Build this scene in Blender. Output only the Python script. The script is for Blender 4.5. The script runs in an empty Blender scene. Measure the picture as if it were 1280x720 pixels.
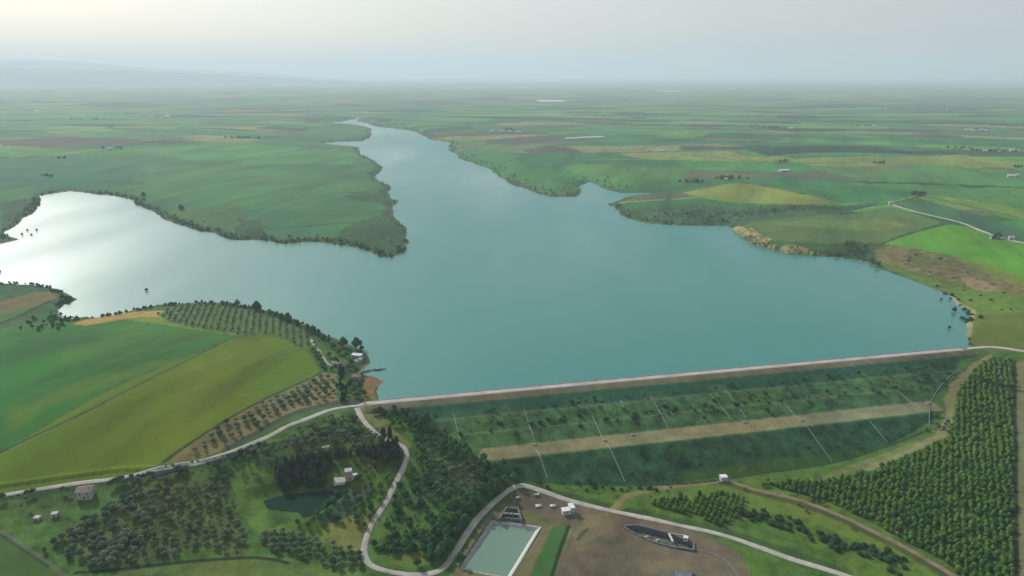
import bpy, math, random
import numpy as np
from mathutils import Vector, Matrix
random.seed(7); RNG = np.random.default_rng(11)
R = math.radians
scene = bpy.context.scene
COL = scene.collection

# ------------------------------------------------------------------ camera
F = 880.0; PITCH = R(16.8); H = 300.0
cam_d = bpy.data.cameras.new('camera'); cam = bpy.data.objects.new('camera', cam_d); COL.objects.link(cam)
cam_d.sensor_width = 36; cam_d.lens = 36 * F / 1280; cam_d.clip_start = 1; cam_d.clip_end = 200000
cam.location = (0, 0, H); cam.rotation_euler = (R(90) - PITCH, 0, 0)
scene.camera = cam
CP, SP = math.cos(PITCH), math.sin(PITCH)

def un(px, py, z):
    """survey helper: where the line of sight through a point of the photograph meets height z (world metres)"""
    u = (px - 640) / F; v = (360 - py) / F
    d = (u, CP + v * SP, -SP + v * CP)
    t = (z - H) / d[2]
    return (d[0] * t, d[1] * t)

# ------------------------------------------------------------------ numpy helpers
def hash2(ix, iy, seed):
    n = (ix.astype(np.int64) * 374761393 + iy.astype(np.int64) * 668265263 + seed * 974711) & 0xffffffff
    n = ((n ^ (n >> 13)) * 1274126177) & 0xffffffff
    n = n ^ (n >> 16)
    return (n & 0xffff) / 65535.0
def vnoise(x, y, seed=0):
    ix = np.floor(x); iy = np.floor(y); fx = x - ix; fy = y - iy
    fx = fx * fx * (3 - 2 * fx); fy = fy * fy * (3 - 2 * fy)
    a = hash2(ix, iy, seed); b = hash2(ix + 1, iy, seed); c = hash2(ix, iy + 1, seed); d = hash2(ix + 1, iy + 1, seed)
    return (a * (1 - fx) + b * fx) * (1 - fy) + (c * (1 - fx) + d * fx) * fy
def fbm(x, y, s, octv=4, seed=0):
    v = 0; a = 1; t = 0
    for k in range(octv):
        v = v + a * vnoise(x / s, y / s, seed + k * 17); t += a; a *= .5; s *= .5
    return v / t
def inside(X, Y, poly):
    P = np.asarray(poly); res = np.zeros(X.shape, bool)
    m = (X >= P[:, 0].min()) & (X <= P[:, 0].max()) & (Y >= P[:, 1].min()) & (Y <= P[:, 1].max())
    if not m.any(): return res
    x = X[m]; y = Y[m]; r = np.zeros(x.shape, bool)
    n = len(P)
    for i in range(n):
        x1, y1 = P[i]; x2, y2 = P[(i + 1) % n]
        if y1 == y2: continue
        c = ((y1 > y) != (y2 > y)) & (x < (x2 - x1) * (y - y1) / (y2 - y1) + x1)
        r ^= c
    res[m] = r
    return res
def segdist(X, Y, pts, closed=False, pad=1e9):
    P = np.asarray(pts); out = np.full(X.shape, 1e9)
    m = (X >= P[:, 0].min() - pad) & (X <= P[:, 0].max() + pad) & (Y >= P[:, 1].min() - pad) & (Y <= P[:, 1].max() + pad)
    if not m.any(): return out
    x = X[m]; y = Y[m]; d = np.full(x.shape, 1e18)
    n = len(P)
    for i in range(n if closed else n - 1):
        ax, ay = P[i]; bx, by = P[(i + 1) % n]
        dx = bx - ax; dy = by - ay; L = dx * dx + dy * dy + 1e-9
        t = np.clip(((x - ax) * dx + (y - ay) * dy) / L, 0, 1)
        d = np.minimum(d, (x - ax - t * dx) ** 2 + (y - ay - t * dy) ** 2)
    out[m] = np.sqrt(d)
    return out
def smooth(e0, e1, x):
    t = np.clip((x - e0) / (e1 - e0), 0, 1); return t * t * (3 - 2 * t)

# ------------------------------------------------------------------ dam axis
DA = np.array(un(464, 504, 5)); DB = np.array(un(1186, 438, 5)); DL = np.linalg.norm(DB - DA)
DE = (DB - DA) / DL; DN = np.array([DE[1], -DE[0]])          # along the crest, towards downstream
def dam_ts(x, y): return (x - DA[0]) * DE[0] + (y - DA[1]) * DE[1], (x - DA[0]) * DN[0] + (y - DA[1]) * DN[1]
PS = [-200, -14, -5, 5, 14, 30, 33, 50, 53, 68, 91, 135, 400]
PZ = [-100, -1.5, 5, 5, 2.0, -3.2, -3.4, -9.7, -9.9, -15.8, -16.6, -38.5, -170]
def dam_z(x, y):
    t, s = dam_ts(x, y)
    over = np.maximum(np.maximum(-t - 6, t - DL - 24), 0)
    return np.interp(s, PS, PZ) - over * .6
def dam_hit(px, py):
    """height at which a sight line meets the dam's downstream face"""
    z = np.linspace(5, -45, 400)
    p = [un(px, py, q) for q in z]
    f = [q - float(dam_z(*a)) for q, a in zip(z, p)]
    for i in range(1, len(f)):
        if f[i] <= 0 and i > 3: return z[i]
    return -34

# ------------------------------------------------------------------ shoreline
SH = [(474,497),(471,489),(475,481),(481,477),(468,471),(455,467),(456,460),(463,452),(459,443),(452,437),(440,432),(425,426),
(410,420),(396,413),(385,407),(369,402),(352,394),(336,389),(318,385),(302,381),(282,378),(260,378),(235,379),(201,381),(180,385),
(161,390),(140,394),(121,397),(108,396),(96,397),(85,400),(76,396),(72,388),(80,381),(92,377),(97,374),(88,370),(75,364),(60,359),(40,356),
(13,354),(0,354),(-60,354),(-150,358),(-200,345),(-150,318),(-60,308),(0,305),(23,300),(14,296),(5,290),(18,284),(27,274),(40,268),(47,261),
(50,252),(50,245),(70,241),(87,239),(107,241),(134,244),(155,247),(168,252),(180,260),(201,272),(217,279),(235,284),(269,292),(292,300),
(322,300),(353,305),(386,302),(430,307),(455,313),(470,320),(490,322),(505,316),(512,303),(509,290),(500,278),(492,268),(497,253),
(485,241),(484,231),(470,221),(472,205),(455,195),(450,184),(425,182),(400,179.5),(425,177),(455,176.5),(463,170),(464,164),(455,158),(430,155.5),
(390,153.5),(430,152),(450,148),(464,156),(497,161),(517,164),(536,174),(564,178),(561,188),(581,201),(615,215),(635,228),(662,238),(689,246),
(719,246),(724,233),(736,227),(753,235),(776,241),(828,241),(790,244.5),(759,255),(776,268),(806,279),(850,282),(910,282),(917,290),(947,307),
(984,317),(1018,320),(1068,324),(1099,336),(1132,347),(1172,362),(1189,371),(1196,381),(1214,388),(1213,400),(1209,421),(1212,431)]
base_shore = [np.array(un(x, y, 0)) for x, y in SH]
def fract(pts, amp=.07, it=3, closed=True):
    rr = random.Random(5)
    for k in range(it):
        out = []
        n = len(pts)
        for i in range(n if closed else n - 1):
            a = pts[i]; b = pts[(i + 1) % n]; L = np.linalg.norm(b - a)
            out.append(a)
            if L > 5:
                nrm = np.array([-(b - a)[1], (b - a)[0]])
                out.append((a + b) / 2 + nrm * rr.uniform(-amp, amp))
        if not closed: out.append(pts[-1])
        pts = out
    return pts
shore = fract(base_shore, closed=False)
SHORE = np.array(shore + [DA + DE * (DL + 30) - DN * 3, DA + DE * 4 - DN * 3])
CLIFF = [un(x, y, 4) for x, y in [(916,288),(926,295),(938,301),(952,307),(966,311),(985,315),(1003,318)]]

# ------------------------------------------------------------------ terrain height from surveyed spot heights
CT = [(0,420,20),(100,430,22),(200,400,15),(200,450,20),(300,400,13),(350,425,12),(390,445,9),(300,470,16),(100,520,18),(0,540,16),(200,560,6),
(400,480,6),(440,480,4),(430,509,5),(336,547,3),(255,577,0),(188,588,-1),(101,604,-2),(0,619,-2),(60,383,7),(0,390,12),(20,362,5),
(100,660,-10),(200,650,-12),(280,680,-17),(100,712,-16),(0,700,-9),(350,620,-18),(430,600,-14),(400,560,-5),(450,540,0),(474,544,-1),
(508,564,-7),(500,591,-13),(480,631,-20),(456,688,-27),(534,718,-32),(571,688,-33),(611,634,-33),(650,607,-30),(560,640,-25),(560,580,-14),
(540,545,-8),(600,590,-20),(700,622,-33),(800,620,-35),(900,612,-35),(780,690,-35),(900,690,-35),(690,650,-34),(640,690,-34),
(1000,605,-34),(1100,650,-34),(1000,640,-36),(1186,700,-34),(1000,720,-38),(1200,560,-20),(1165,506,-16.5),(1190,470,-6),(1215,447,3),(1240,437,5),(1280,440,6),
(1270,500,-6),(1275,600,-20),(1280,720,-30),(470,507,4.5),(520,530,-3),(597,561,-15),
(1250,420,8),(1260,380,12),(1200,340,14),(1150,320,15),(1250,300,22),(1100,290,16),(1000,292,13),(950,284,13),(925,282,12),(1100,250,20),(950,240,18),
(820,262,9),(850,220,18),(700,220,14),(650,200,16),(600,185,14),(760,180,22),(1000,200,25),(1280,200,28),(800,150,30),(300,280,8),(400,280,12),
(480,300,6),(450,240,14),(300,240,18),(200,240,12),(100,220,14),(0,270,5),(0,220,16),(440,200,12),(300,180,25),(100,160,30),(420,165,8),(500,140,30),
(-200,560,10),(-200,700,-8),(-200,420,20),(1480,450,8),(1480,600,-5),(1480,720,-15),(640,1100,-36),(0,1100,-25),(1280,1100,-36),(1480,300,25),
(-200,250,20),(640,560,-24),(760,550,-36),(900,540,-36),(1000,530,-33),(1100,515,-24)]
for q in [(628,576),(640,592),(682,598),(722,602),(800,603),(850,602),(900,598),(964,588),(1038,577),(1085,564),(1130,548)]:
    CT.append((q[0], q[1], float(dam_hit(*q))))
CX = np.array([un(a, b, c) for a, b, c in CT]); CZ = np.array([c for a, b, c in CT])
def warp(x, y):       # compress the far plain so that spot heights there do not dominate
    r = np.sqrt(x * x + y * y) + 1e-6; k = np.where(r > 1200, (1200 + 900 * np.log(np.maximum(r, 1200) / 1200)) / r, 1.0) / 100
    return x * k, y * k
def phi(r2): return np.sqrt(r2 + .16)
wx, wy = warp(CX[:, 0], CX[:, 1]); n = len(CZ)
M = phi((wx[:, None] - wx) ** 2 + (wy[:, None] - wy) ** 2) - np.eye(n) * .06
A = np.zeros((n + 3, n + 3)); A[:n, :n] = M; A[:n, n] = 1; A[:n, n + 1] = wx; A[:n, n + 2] = wy; A[n:, :n] = A[:n, n:].T
W = np.linalg.solve(A, np.concatenate([CZ, [0, 0, 0]]))
def rbf(x, y):
    a, b = warp(x, y); out = W[n] + W[n + 1] * a + W[n + 2] * b
    for i in range(n): out = out + W[i] * phi((a - wx[i]) ** 2 + (b - wy[i]) ** 2)
    return out

def height(x, y, cut=True):
    x = np.asarray(x, float); y = np.asarray(y, float)
    b = rbf(x, y)
    r = np.sqrt(x * x + y * y)
    far = smooth(3500, 8000, r)
    b = b * (1 - far) + far * (26 + 46 * (fbm(x, y, 4200, 3, 5) - .5) + smooth(12000, 50000, r) * 50)
    b = b + (fbm(x, y, 90, 4, 3) - .5) * 3.0 * (1 - far) + (fbm(x, y, 700, 2, 9) - .5) * 10 * smooth(1200, 2500, r)
    ins = inside(x, y, SHORE)
    d = np.full(x.shape, 400.0)
    m = (r < 12000) & (y > 300)
    if m.any(): d[m] = np.minimum(segdist(x[m], y[m], SHORE, True), 400)
    L = np.full(x.shape, 45.0)
    cl = segdist(x, y, CLIFF, pad=60)
    L = np.where(cl < 60, 5 + 40 * smooth(20, 60, cl), L)
    w = 1 - np.exp(-d / L)
    out = np.where(b > 0, np.maximum(b, 1.2) * w + .25, b)
    out = np.where(ins, -.25 - np.minimum(d * .12, 6), out)
    z = np.maximum(out, dam_z(x, y))
    if cut:
        dp = segdist(x, y, PATCHW, True, pad=30); k = inside(x, y, PATCHW); q = np.where(k, 1, 1 - smooth(0, 14, dp)); z = z * (1 - q) + (PATCHZ - .5 * k + .1) * q
        for poly, dep in ((BASIN, 4.0), (SPILL, 4.5), (INTAKE, 4.2)):
            k = inside(x, y, poly); z = np.where(k, z - dep, z)
    return z
def hz(x, y): return float(height(np.array([x]), np.array([y]))[0])
def unt_many(pts, it=14):
    P = np.array(pts, float); z = np.zeros(len(P))
    u = (P[:, 0] - 640) / F; v = (360 - P[:, 1]) / F
    dy = CP + v * SP; dz = -SP + v * CP
    for k in range(it):
        t = (z - H) / dz; X = u * t; Y = dy * t
        z = z * .45 + height(X, Y, False) * .55
    t = (z - H) / dz
    return [(a, b) for a, b in zip(u * t, dy * t)]
_cache = {}
def W_(pts): return unt_many(pts)
def w1(px, py): return unt_many([(px, py)])[0]

BASIN = W_([(614,648),(674,660),(636,722),(574,710)]); SPILL = W_([(778,657.5),(797,656.5),(833,666),(866,679),(868,689),(839,684),(817,678),(793,667)])
INTAKE = W_([(634,637),(647,638.5),(650,652),(627,649)]); PATCH = [(328,622),(345,617),(370,613),(405,611),(430,612),(432,618),(420,628),(405,640),(392,650),(380,652),(372,644),(352,641),(335,637)]
PATCHW = W_(PATCH); PATCHZ = float(np.median(height(np.array(PATCHW)[:, 0], np.array(PATCHW)[:, 1], False)))  # ground is levelled inside this outline for a flat dark patch
YARDW = W_([(600,630),(652,608),(760,640),(905,676),(950,760),(560,760)]); YARDZ = -34.0
# ------------------------------------------------------------------ materials
def new_mat(name):
    m = bpy.data.materials.new(name); m.use_nodes = True
    nt = m.node_tree; return m, nt, nt.nodes, nt.links, nt.nodes['Principled BSDF']
def simple(name, col, rough=.8, var=.25, scale=.6, metal=0, spec=.3):
    m, nt, N, L, P = new_mat(name)
    g = N.new('ShaderNodeNewGeometry'); no = N.new('ShaderNodeTexNoise'); no.inputs['Scale'].default_value = scale; no.inputs['Detail'].default_value = 6
    L.new(g.outputs['Position'], no.inputs['Vector'])
    r = N.new('ShaderNodeMapRange'); r.inputs[1].default_value = .3; r.inputs[2].default_value = .7; r.inputs[3].default_value = 1 - var; r.inputs[4].default_value = 1 + var
    L.new(no.outputs['Fac'], r.inputs[0])
    mx = N.new('ShaderNodeVectorMath'); mx.operation = 'SCALE'; mx.inputs[0].default_value = col; L.new(r.outputs[0], mx.inputs['Scale'])
    L.new(mx.outputs[0], P.inputs['Base Color']); P.inputs['Roughness'].default_value = rough; P.inputs['Metallic'].default_value = metal
    P.inputs['Specular IOR Level'].default_value = spec
    return m
def leaf_mat(name, col, col2, scale=.5):
    m, nt, N, L, P = new_mat(name)
    g = N.new('ShaderNodeNewGeometry'); no = N.new('ShaderNodeTexNoise'); no.inputs['Scale'].default_value = scale; no.inputs['Detail'].default_value = 4
    L.new(g.outputs['Position'], no.inputs['Vector'])
    oi = N.new('ShaderNodeObjectInfo')
    ad = N.new('ShaderNodeMath'); ad.operation = 'MULTIPLY_ADD'; ad.inputs[1].default_value = .55; ad.inputs[2].default_value = -.27
    L.new(oi.outputs['Random'], ad.inputs[0])
    a2 = N.new('ShaderNodeMath'); a2.operation = 'ADD'; L.new(no.outputs['Fac'], a2.inputs[0]); L.new(ad.outputs[0], a2.inputs[1])
    r = N.new('ShaderNodeMapRange'); r.inputs[1].default_value = .25; r.inputs[2].default_value = .75; L.new(a2.outputs[0], r.inputs[0])
    mx = N.new('ShaderNodeMix'); mx.data_type = 'RGBA'; mx.inputs[6].default_value = (*col, 1); mx.inputs[7].default_value = (*col2, 1)
    L.new(r.outputs[0], mx.inputs[0]); L.new(mx.outputs[2], P.inputs['Base Color'])
    P.inputs['Roughness'].default_value = .75; P.inputs['Specular IOR Level'].default_value = .15
    tr = N.new('ShaderNodeBsdfTranslucent'); L.new(mx.outputs[2], tr.inputs[0]); ms = N.new('ShaderNodeMixShader'); ms.inputs[0].default_value = .42
    L.new(P.outputs[0], ms.inputs[1]); L.new(tr.outputs[0], ms.inputs[2]); L.new(ms.outputs[0], N['Material Output'].inputs[0])
    return m
MT = {}
MT['concrete'] = simple('concrete', (.31, .305, .27), .85, .25, .35)
MT['dark_concrete'] = simple('weathered_concrete', (.125, .14, .14), .85, .35, .5)
MT['pale_gravel'] = simple('pale_gravel', (.36, .34, .29), .95, .22, .12)
MT['crest_paving'] = simple('crest_paving', (.36, .33, .30), .95, .2, .06)
MT['dirt'] = simple('dirt_track', (.17, .145, .085), .95, .3, .15)
MT['earth_path'] = simple('earth_path', (.36, .31, .24), .95, .25, .2)
MT['white_wall'] = simple('white_plaster', (.50, .50, .48), .8, .12, .8)
MT['pink_wall'] = simple('faded_pink_plaster', (.42, .33, .28), .85, .2, .8)
MT['grey_wall'] = simple('grey_plaster', (.38, .37, .33), .85, .25, .8)
MT['tile'] = simple('terracotta_tiles', (.27, .205, .165), .85, .25, 1.5)
MT['white_roof'] = simple('white_sheet_roof', (.62, .63, .63), .6, .08, .5)
MT['grey_roof'] = simple('grey_sheet_roof', (.30, .31, .31), .7, .2, .7)
MT['glass'] = simple('dark_glass', (.02, .025, .03), .2, .1, 1, spec=.6)
MT['dark_wood'] = simple('dark_wood', (.06, .05, .045), .8, .3, 1.2)
MT['steel'] = simple('painted_steel', (.16, .20, .22), .5, .2, .8)
MT['bark'] = simple('bark', (.09, .07, .05), .9, .3, 3)
MT['rust'] = simple('brown_pipe', (.18, .10, .07), .8, .3, 1.5)
MT['poly_film'] = simple('greenhouse_film', (.72, .74, .74), .5, .06, .05)
MT['rock'] = simple('cliff_rock', (.40, .30, .20), .95, .45, .12)
MT['olive'] = leaf_mat('olive_foliage', (.055, .115, .055), (.165, .235, .125))
MT['broad'] = leaf_mat('broadleaf_foliage', (.030, .115, .042), (.085, .215, .055))
MT['poplar'] = leaf_mat('plantation_foliage', (.030, .135, .034), (.145, .265, .036), .035)
MT['dark'] = leaf_mat('dark_conifer_foliage', (.016, .058, .036), (.040, .100, .050))
MT['bright'] = leaf_mat('bright_foliage', (.055, .11, .035), (.10, .17, .045))
MT['shrub'] = leaf_mat('shrub_foliage', (.022, .080, .036), (.055, .145, .055))

def water_mat(name, col, r0, r1, sc):
    m, nt, N, L, P = new_mat(name)
    g = N.new('ShaderNodeNewGeometry'); mp = N.new('ShaderNodeMapping'); mp.inputs['Rotation'].default_value = (0, 0, R(35)); mp.inputs['Scale'].default_value = (1, .28, 1)
    L.new(g.outputs['Position'], mp.inputs[0])
    no = N.new('ShaderNodeTexNoise'); no.inputs['Scale'].default_value = sc; no.inputs['Detail'].default_value = 3; no.inputs['Distortion'].default_value = 0
    L.new(mp.outputs[0], no.inputs['Vector'])
    r = N.new('ShaderNodeMapRange'); r.inputs[1].default_value = .35; r.inputs[2].default_value = .65; r.inputs[3].default_value = r0; r.inputs[4].default_value = r1
    L.new(no.outputs['Fac'], r.inputs[0]); L.new(r.outputs[0], P.inputs['Roughness'])
    mx = N.new('ShaderNodeMix'); mx.data_type = 'RGBA'; mx.inputs[6].default_value = (*[c * .93 for c in col], 1); mx.inputs[7].default_value = (*[c * 1.07 for c in col], 1)
    L.new(no.outputs['Fac'], mx.inputs[0]); L.new(mx.outputs[2], P.inputs['Base Color'])
    P.inputs['IOR'].default_value = 1.5
    n2 = N.new('ShaderNodeTexNoise'); n2.inputs['Scale'].default_value = .12; n2.inputs['Detail'].default_value = 3; L.new(g.outputs['Position'], n2.inputs['Vector'])
    b = N.new('ShaderNodeBump'); b.inputs['Strength'].default_value = .12; b.inputs['Distance'].default_value = .25
    L.new(n2.outputs['Fac'], b.inputs['Height']); L.new(b.outputs[0], P.inputs['Normal'])
    return m
MT['water'] = water_mat('lake_water', (.024, .190, .150), .23, .44, .003)
MT['basin_water'] = water_mat('basin_water', (.12, .22, .15), .2, .25, .02)
MT['dark_patch'] = water_mat('dark_patch', (.006, .030, .016), .8, .9, .05); MT['dark_patch'].node_tree.nodes['Principled BSDF'].inputs['Specular IOR Level'].default_value = .03

def ground_mat():
    m, nt, N, L, P = new_mat('ground')
    g = N.new('ShaderNodeNewGeometry')
    def noise(sc, det, vec, dist=0):
        o = N.new('ShaderNodeTexNoise'); o.inputs['Scale'].default_value = sc; o.inputs['Detail'].default_value = det; o.inputs['Distortion'].default_value = dist; L.new(vec, o.inputs['Vector']); return o
    def mp(rot, sc):
        o = N.new('ShaderNodeMapping'); o.inputs['Rotation'].default_value = (0, 0, R(rot)); L.new(g.outputs['Position'], o.inputs[0])
        o2 = N.new('ShaderNodeMapping'); o2.inputs['Scale'].default_value = sc; L.new(o.outputs[0], o2.inputs[0]); return o2.outputs[0]
    def rng(v, a, b, c, d):
        o = N.new('ShaderNodeMapRange'); o.inputs[1].default_value = a; o.inputs[2].default_value = b; o.inputs[3].default_value = c; o.inputs[4].default_value = d; L.new(v, o.inputs[0]); return o.outputs[0]
    def mix(f, a, b, bt='MIX'):
        o = N.new('ShaderNodeMix'); o.data_type = 'RGBA'; o.blend_type = bt
        if isinstance(f, float): o.inputs[0].default_value = f
        else: L.new(f, o.inputs[0])
        for k, s in ((6, a), (7, b)):
            if isinstance(s, tuple): o.inputs[k].default_value = (*s, 1)
            else: L.new(s, o.inputs[k])
        return o.outputs[2]
    def math_(op, a, b):
        o = N.new('ShaderNodeMath'); o.operation = op
        for k, s in ((0, a), (1, b)):
            if isinstance(s, (int, float)): o.inputs[k].default_value = s
            else: L.new(s, o.inputs[k])
        return o.outputs[0]
    at = N.new('ShaderNodeAttribute'); at.attribute_name = 'col'
    ax = N.new('ShaderNodeAttribute'); ax.attribute_name = 'tex'
    sx = N.new('ShaderNodeSeparateColor'); L.new(ax.outputs['Color'], sx.inputs[0])
    # the patchwork of far fields
    def parcels(rot, scx, scy, ramp, seedoff):
        v0 = N.new('ShaderNodeMapping'); v0.inputs['Rotation'].default_value = (0, 0, R(rot)); v = N.new('ShaderNodeMapping'); v.inputs['Scale'].default_value = (scx, scy, 0); v.inputs['Location'].default_value = (seedoff, seedoff, 0); L.new(v0.outputs[0], v.inputs[0])
        wob = noise(.0016, 2, g.outputs['Position']); sc = N.new('ShaderNodeVectorMath'); sc.operation = 'SCALE'; sc.inputs['Scale'].default_value = 260
        L.new(wob.outputs['Color'], sc.inputs[0]); a = N.new('ShaderNodeVectorMath'); L.new(g.outputs['Position'], a.inputs[0]); L.new(sc.outputs[0], a.inputs[1])
        L.new(a.outputs[0], v0.inputs[0])
        o = N.new('ShaderNodeTexVoronoi'); o.distance = 'CHEBYCHEV'; o.inputs['Scale'].default_value = 1; o.inputs['Randomness'].default_value = .85; L.new(v.outputs[0], o.inputs['Vector'])
        s = N.new('ShaderNodeSeparateColor'); L.new(o.outputs['Color'], s.inputs[0])
        c = N.new('ShaderNodeValToRGB'); c.color_ramp.interpolation = 'CONSTANT'; el = c.color_ramp.elements
        for k, (p, cc) in enumerate(ramp):
            e = el[k] if k < 2 else el.new(p)
            e.position = p; e.color = (*cc, 1)
        L.new(s.outputs[0], c.inputs[0])
        return c.outputs[0], s.outputs[1]
    ramp = [(0, (.025, .130, .045)), (.12, (.050, .190, .050)), (.24, (.095, .23, .050)), (.34, (.010, .055, .032)), (.44, (.045, .17, .06)), (.54, (.085, .105, .065)),
            (.61, (.030, .145, .05)), (.70, (.018, .085, .045)), (.78, (.17, .21, .06)), (.84, (.085, .055, .06)), (.90, (.012, .040, .030)), (.95, (.19, .19, .10))]
    c1, k1 = parcels(24, 1 / 460, 1 / 170, ramp, 3)
    c2, k2 = parcels(-9, 1 / 640, 1 / 230, ramp, 11)
    big = noise(.00045, 2, g.outputs['Position'])
    far = mix(rng(big.outputs['Fac'], .45, .52, 0, 1), c1, c2)
    bn = noise(.0011, 3, g.outputs['Position'])
    far = mix(rng(bn.outputs['Fac'], .35, .7, 0, .12), far, (.03, .12, .045))
    col = mix(at.outputs['Alpha'], far, at.outputs['Color'])
    # broad tone, streaks along the drilling, fine tufts
    n1 = noise(.011, 5, mp(19.4, (1, .4, 1)), .4); n2 = noise(.09, 5, g.outputs['Position'], .3); n3 = noise(.7, 4, g.outputs['Position']); n4 = noise(.05, 3, mp(19.4, (1, .06, 1)))
    f1 = rng(n1.outputs['Fac'], .3, .7, .74, 1.26); f2 = rng(n2.outputs['Fac'], .3, .7, -.5, .5); f3 = rng(n3.outputs['Fac'], .3, .7, -.35, .35); f4 = rng(n4.outputs['Fac'], .35, .65, -.16, .16)
    wv = N.new('ShaderNodeTexWave'); wv.inputs['Scale'].default_value = .075; wv.inputs['Distortion'].default_value = .7; wv.inputs['Detail'].default_value = 3; wv.inputs['Detail Scale'].default_value = .6; L.new(mp(19.4, (1, 1, 1)), wv.inputs['Vector'])
    f4 = math_('ADD', f4, rng(wv.outputs['Fac'], .0, .35, -.13, .02))
    s = math_('ADD', math_('MULTIPLY', math_('ADD', f2, f3), sx.outputs[0]), math_('MULTIPLY', f4, sx.outputs[1]))
    s = math_('MAXIMUM', math_('ADD', f1, s), .15)
    sc = N.new('ShaderNodeVectorMath'); sc.operation = 'SCALE'; L.new(col, sc.inputs[0]); L.new(s, sc.inputs['Scale'])
    # dry / lush hue drift
    hue = noise(.006, 4, g.outputs['Position'], .8)
    tint = mix(rng(hue.outputs['Fac'], .35, .68, 0, 1), (.86, 1.02, .84), (1.12, 1.02, .66))
    fin = mix(1.0, sc.outputs[0], tint, 'MULTIPLY')
    L.new(fin, P.inputs['Base Color']); P.inputs['Roughness'].default_value = .95; P.inputs['Specular IOR Level'].default_value = .08
    b = N.new('ShaderNodeBump'); b.inputs['Strength'].default_value = .5; b.inputs['Distance'].default_value = .6
    L.new(math_('MULTIPLY', n3.outputs['Fac'], sx.outputs[0]), b.inputs['Height']); L.new(b.outputs[0], P.inputs['Normal'])
    return m
MT['ground'] = ground_mat()

# ------------------------------------------------------------------ object helpers
def link_mesh(name, verts, faces, mat, parent=None, mats=None, mi=None, smooth_=False):
    me = bpy.data.meshes.new(name); me.from_pydata([tuple(v) for v in verts], [], faces)
    for q in (mats or [mat]): me.materials.append(q)
    if mi is not None: me.polygons.foreach_set('material_index', mi)
    if smooth_: me.polygons.foreach_set('use_smooth', [True] * len(me.polygons))
    me.update(); o = bpy.data.objects.new(name, me); COL.objects.link(o)
    if parent: o.parent = parent
    return o
def tag(o, label=None, cat=None, group=None, kind=None):
    if label: o['label'] = label
    if cat: o['category'] = cat
    if group: o['group'] = group
    if kind: o['kind'] = kind
    return o
def empty(name, loc, rz=0, **k):
    o = bpy.data.objects.new(name, None); COL.objects.link(o); o.location = loc; o.rotation_euler = (0, 0, rz); o.empty_display_size = .5
    return tag(o, **k)
class MB:
    def __init__(s): s.v = []; s.f = []
    def box(s, x0, y0, z0, x1, y1, z1, rz=0, c=(0, 0)):
        b = len(s.v); cc, ss = math.cos(rz), math.sin(rz)
        for z in (z0, z1):
            for x, y in ((x0, y0), (x1, y0), (x1, y1), (x0, y1)):
                s.v.append((c[0] + x * cc - y * ss, c[1] + x * ss + y * cc, z))
        s.f += [tuple(b + i for i in q) for q in ((3, 2, 1, 0), (4, 5, 6, 7), (0, 1, 5, 4), (1, 2, 6, 5), (2, 3, 7, 6), (3, 0, 4, 7))]; return s
    def beam(s, a, b_, w, h0, h1):
        a = Vector(a); b_ = Vector(b_); d = b_ - a; L = d.length; ang = math.atan2(d.y, d.x)
        b = len(s.v); cc, ss = math.cos(ang), math.sin(ang)
        for dz in (h0, h1):
            for x, y in ((0, -w / 2), (1, -w / 2), (1, w / 2), (0, w / 2)):
                p = a if x == 0 else b_
                s.v.append((p.x - y * ss, p.y + y * cc, p.z + dz))
        s.f += [tuple(b + i for i in q) for q in ((3, 2, 1, 0), (4, 5, 6, 7), (0, 1, 5, 4), (1, 2, 6, 5), (2, 3, 7, 6), (3, 0, 4, 7))]; return s
    def cyl(s, x, y, z0, z1, r0, r1, n=8):
        b = len(s.v)
        for z, r in ((z0, r0), (z1, r1)):
            for i in range(n): s.v.append((x + r * math.cos(i * 2 * math.pi / n), y + r * math.sin(i * 2 * math.pi / n), z))
        s.f += [(b + i, b + (i + 1) % n, b + n + (i + 1) % n, b + n + i) for i in range(n)]
        s.f += [tuple(b + n + i for i in range(n)), tuple(b + i for i in reversed(range(n)))]; return s
    def gable(s, lx, ly, z0, z1, over=.35, th=.25):
        # pitched roof slab along x
        X = lx / 2 + over; Y = ly / 2 + over; b = len(s.v)
        dz = (z1 - z0) / (ly / 2) * over
        for x in (-X, X):
            s.v += [(x, -Y, z0 - dz), (x, 0, z1), (x, Y, z0 - dz), (x, Y, z0 - dz + th), (x, 0, z1 + th), (x, -Y, z0 - dz + th)]
        q = [(0, 1, 7, 6), (1, 2, 8, 7), (2, 3, 9, 8), (3, 4, 10, 9), (4, 5, 11, 10), (5, 0, 6, 11)]
        s.f += [tuple(b + i for i in t) for t in q]
        s.f += [(b, b + 5, b + 4, b + 1), (b + 1, b + 4, b + 3, b + 2), (b + 6, b + 7, b + 10, b + 11), (b + 7, b + 8, b + 9, b + 10)]; return s
    def gable_wall(s, lx, ly, z0, z1, zr):
        X = lx / 2; Y = ly / 2; b = len(s.v)
        for x in (-X, X): s.v += [(x, -Y, z0), (x, Y, z0), (x, Y, z1), (x, 0, zr), (x, -Y, z1)]
        s.f += [(b, b + 4, b + 3, b + 2, b + 1), (b + 5, b + 6, b + 7, b + 8, b + 9), (b, b + 5, b + 9, b + 4), (b + 1, b + 2, b + 7, b + 6), (b + 4, b + 9, b + 8, b + 3), (b + 3, b + 8, b + 7, b + 2)]; return s
    def build(s, name, m, parent=None, sm=False): return link_mesh(name, s.v, s.f, MT[m] if isinstance(m, str) else m, parent, smooth_=sm)

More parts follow.
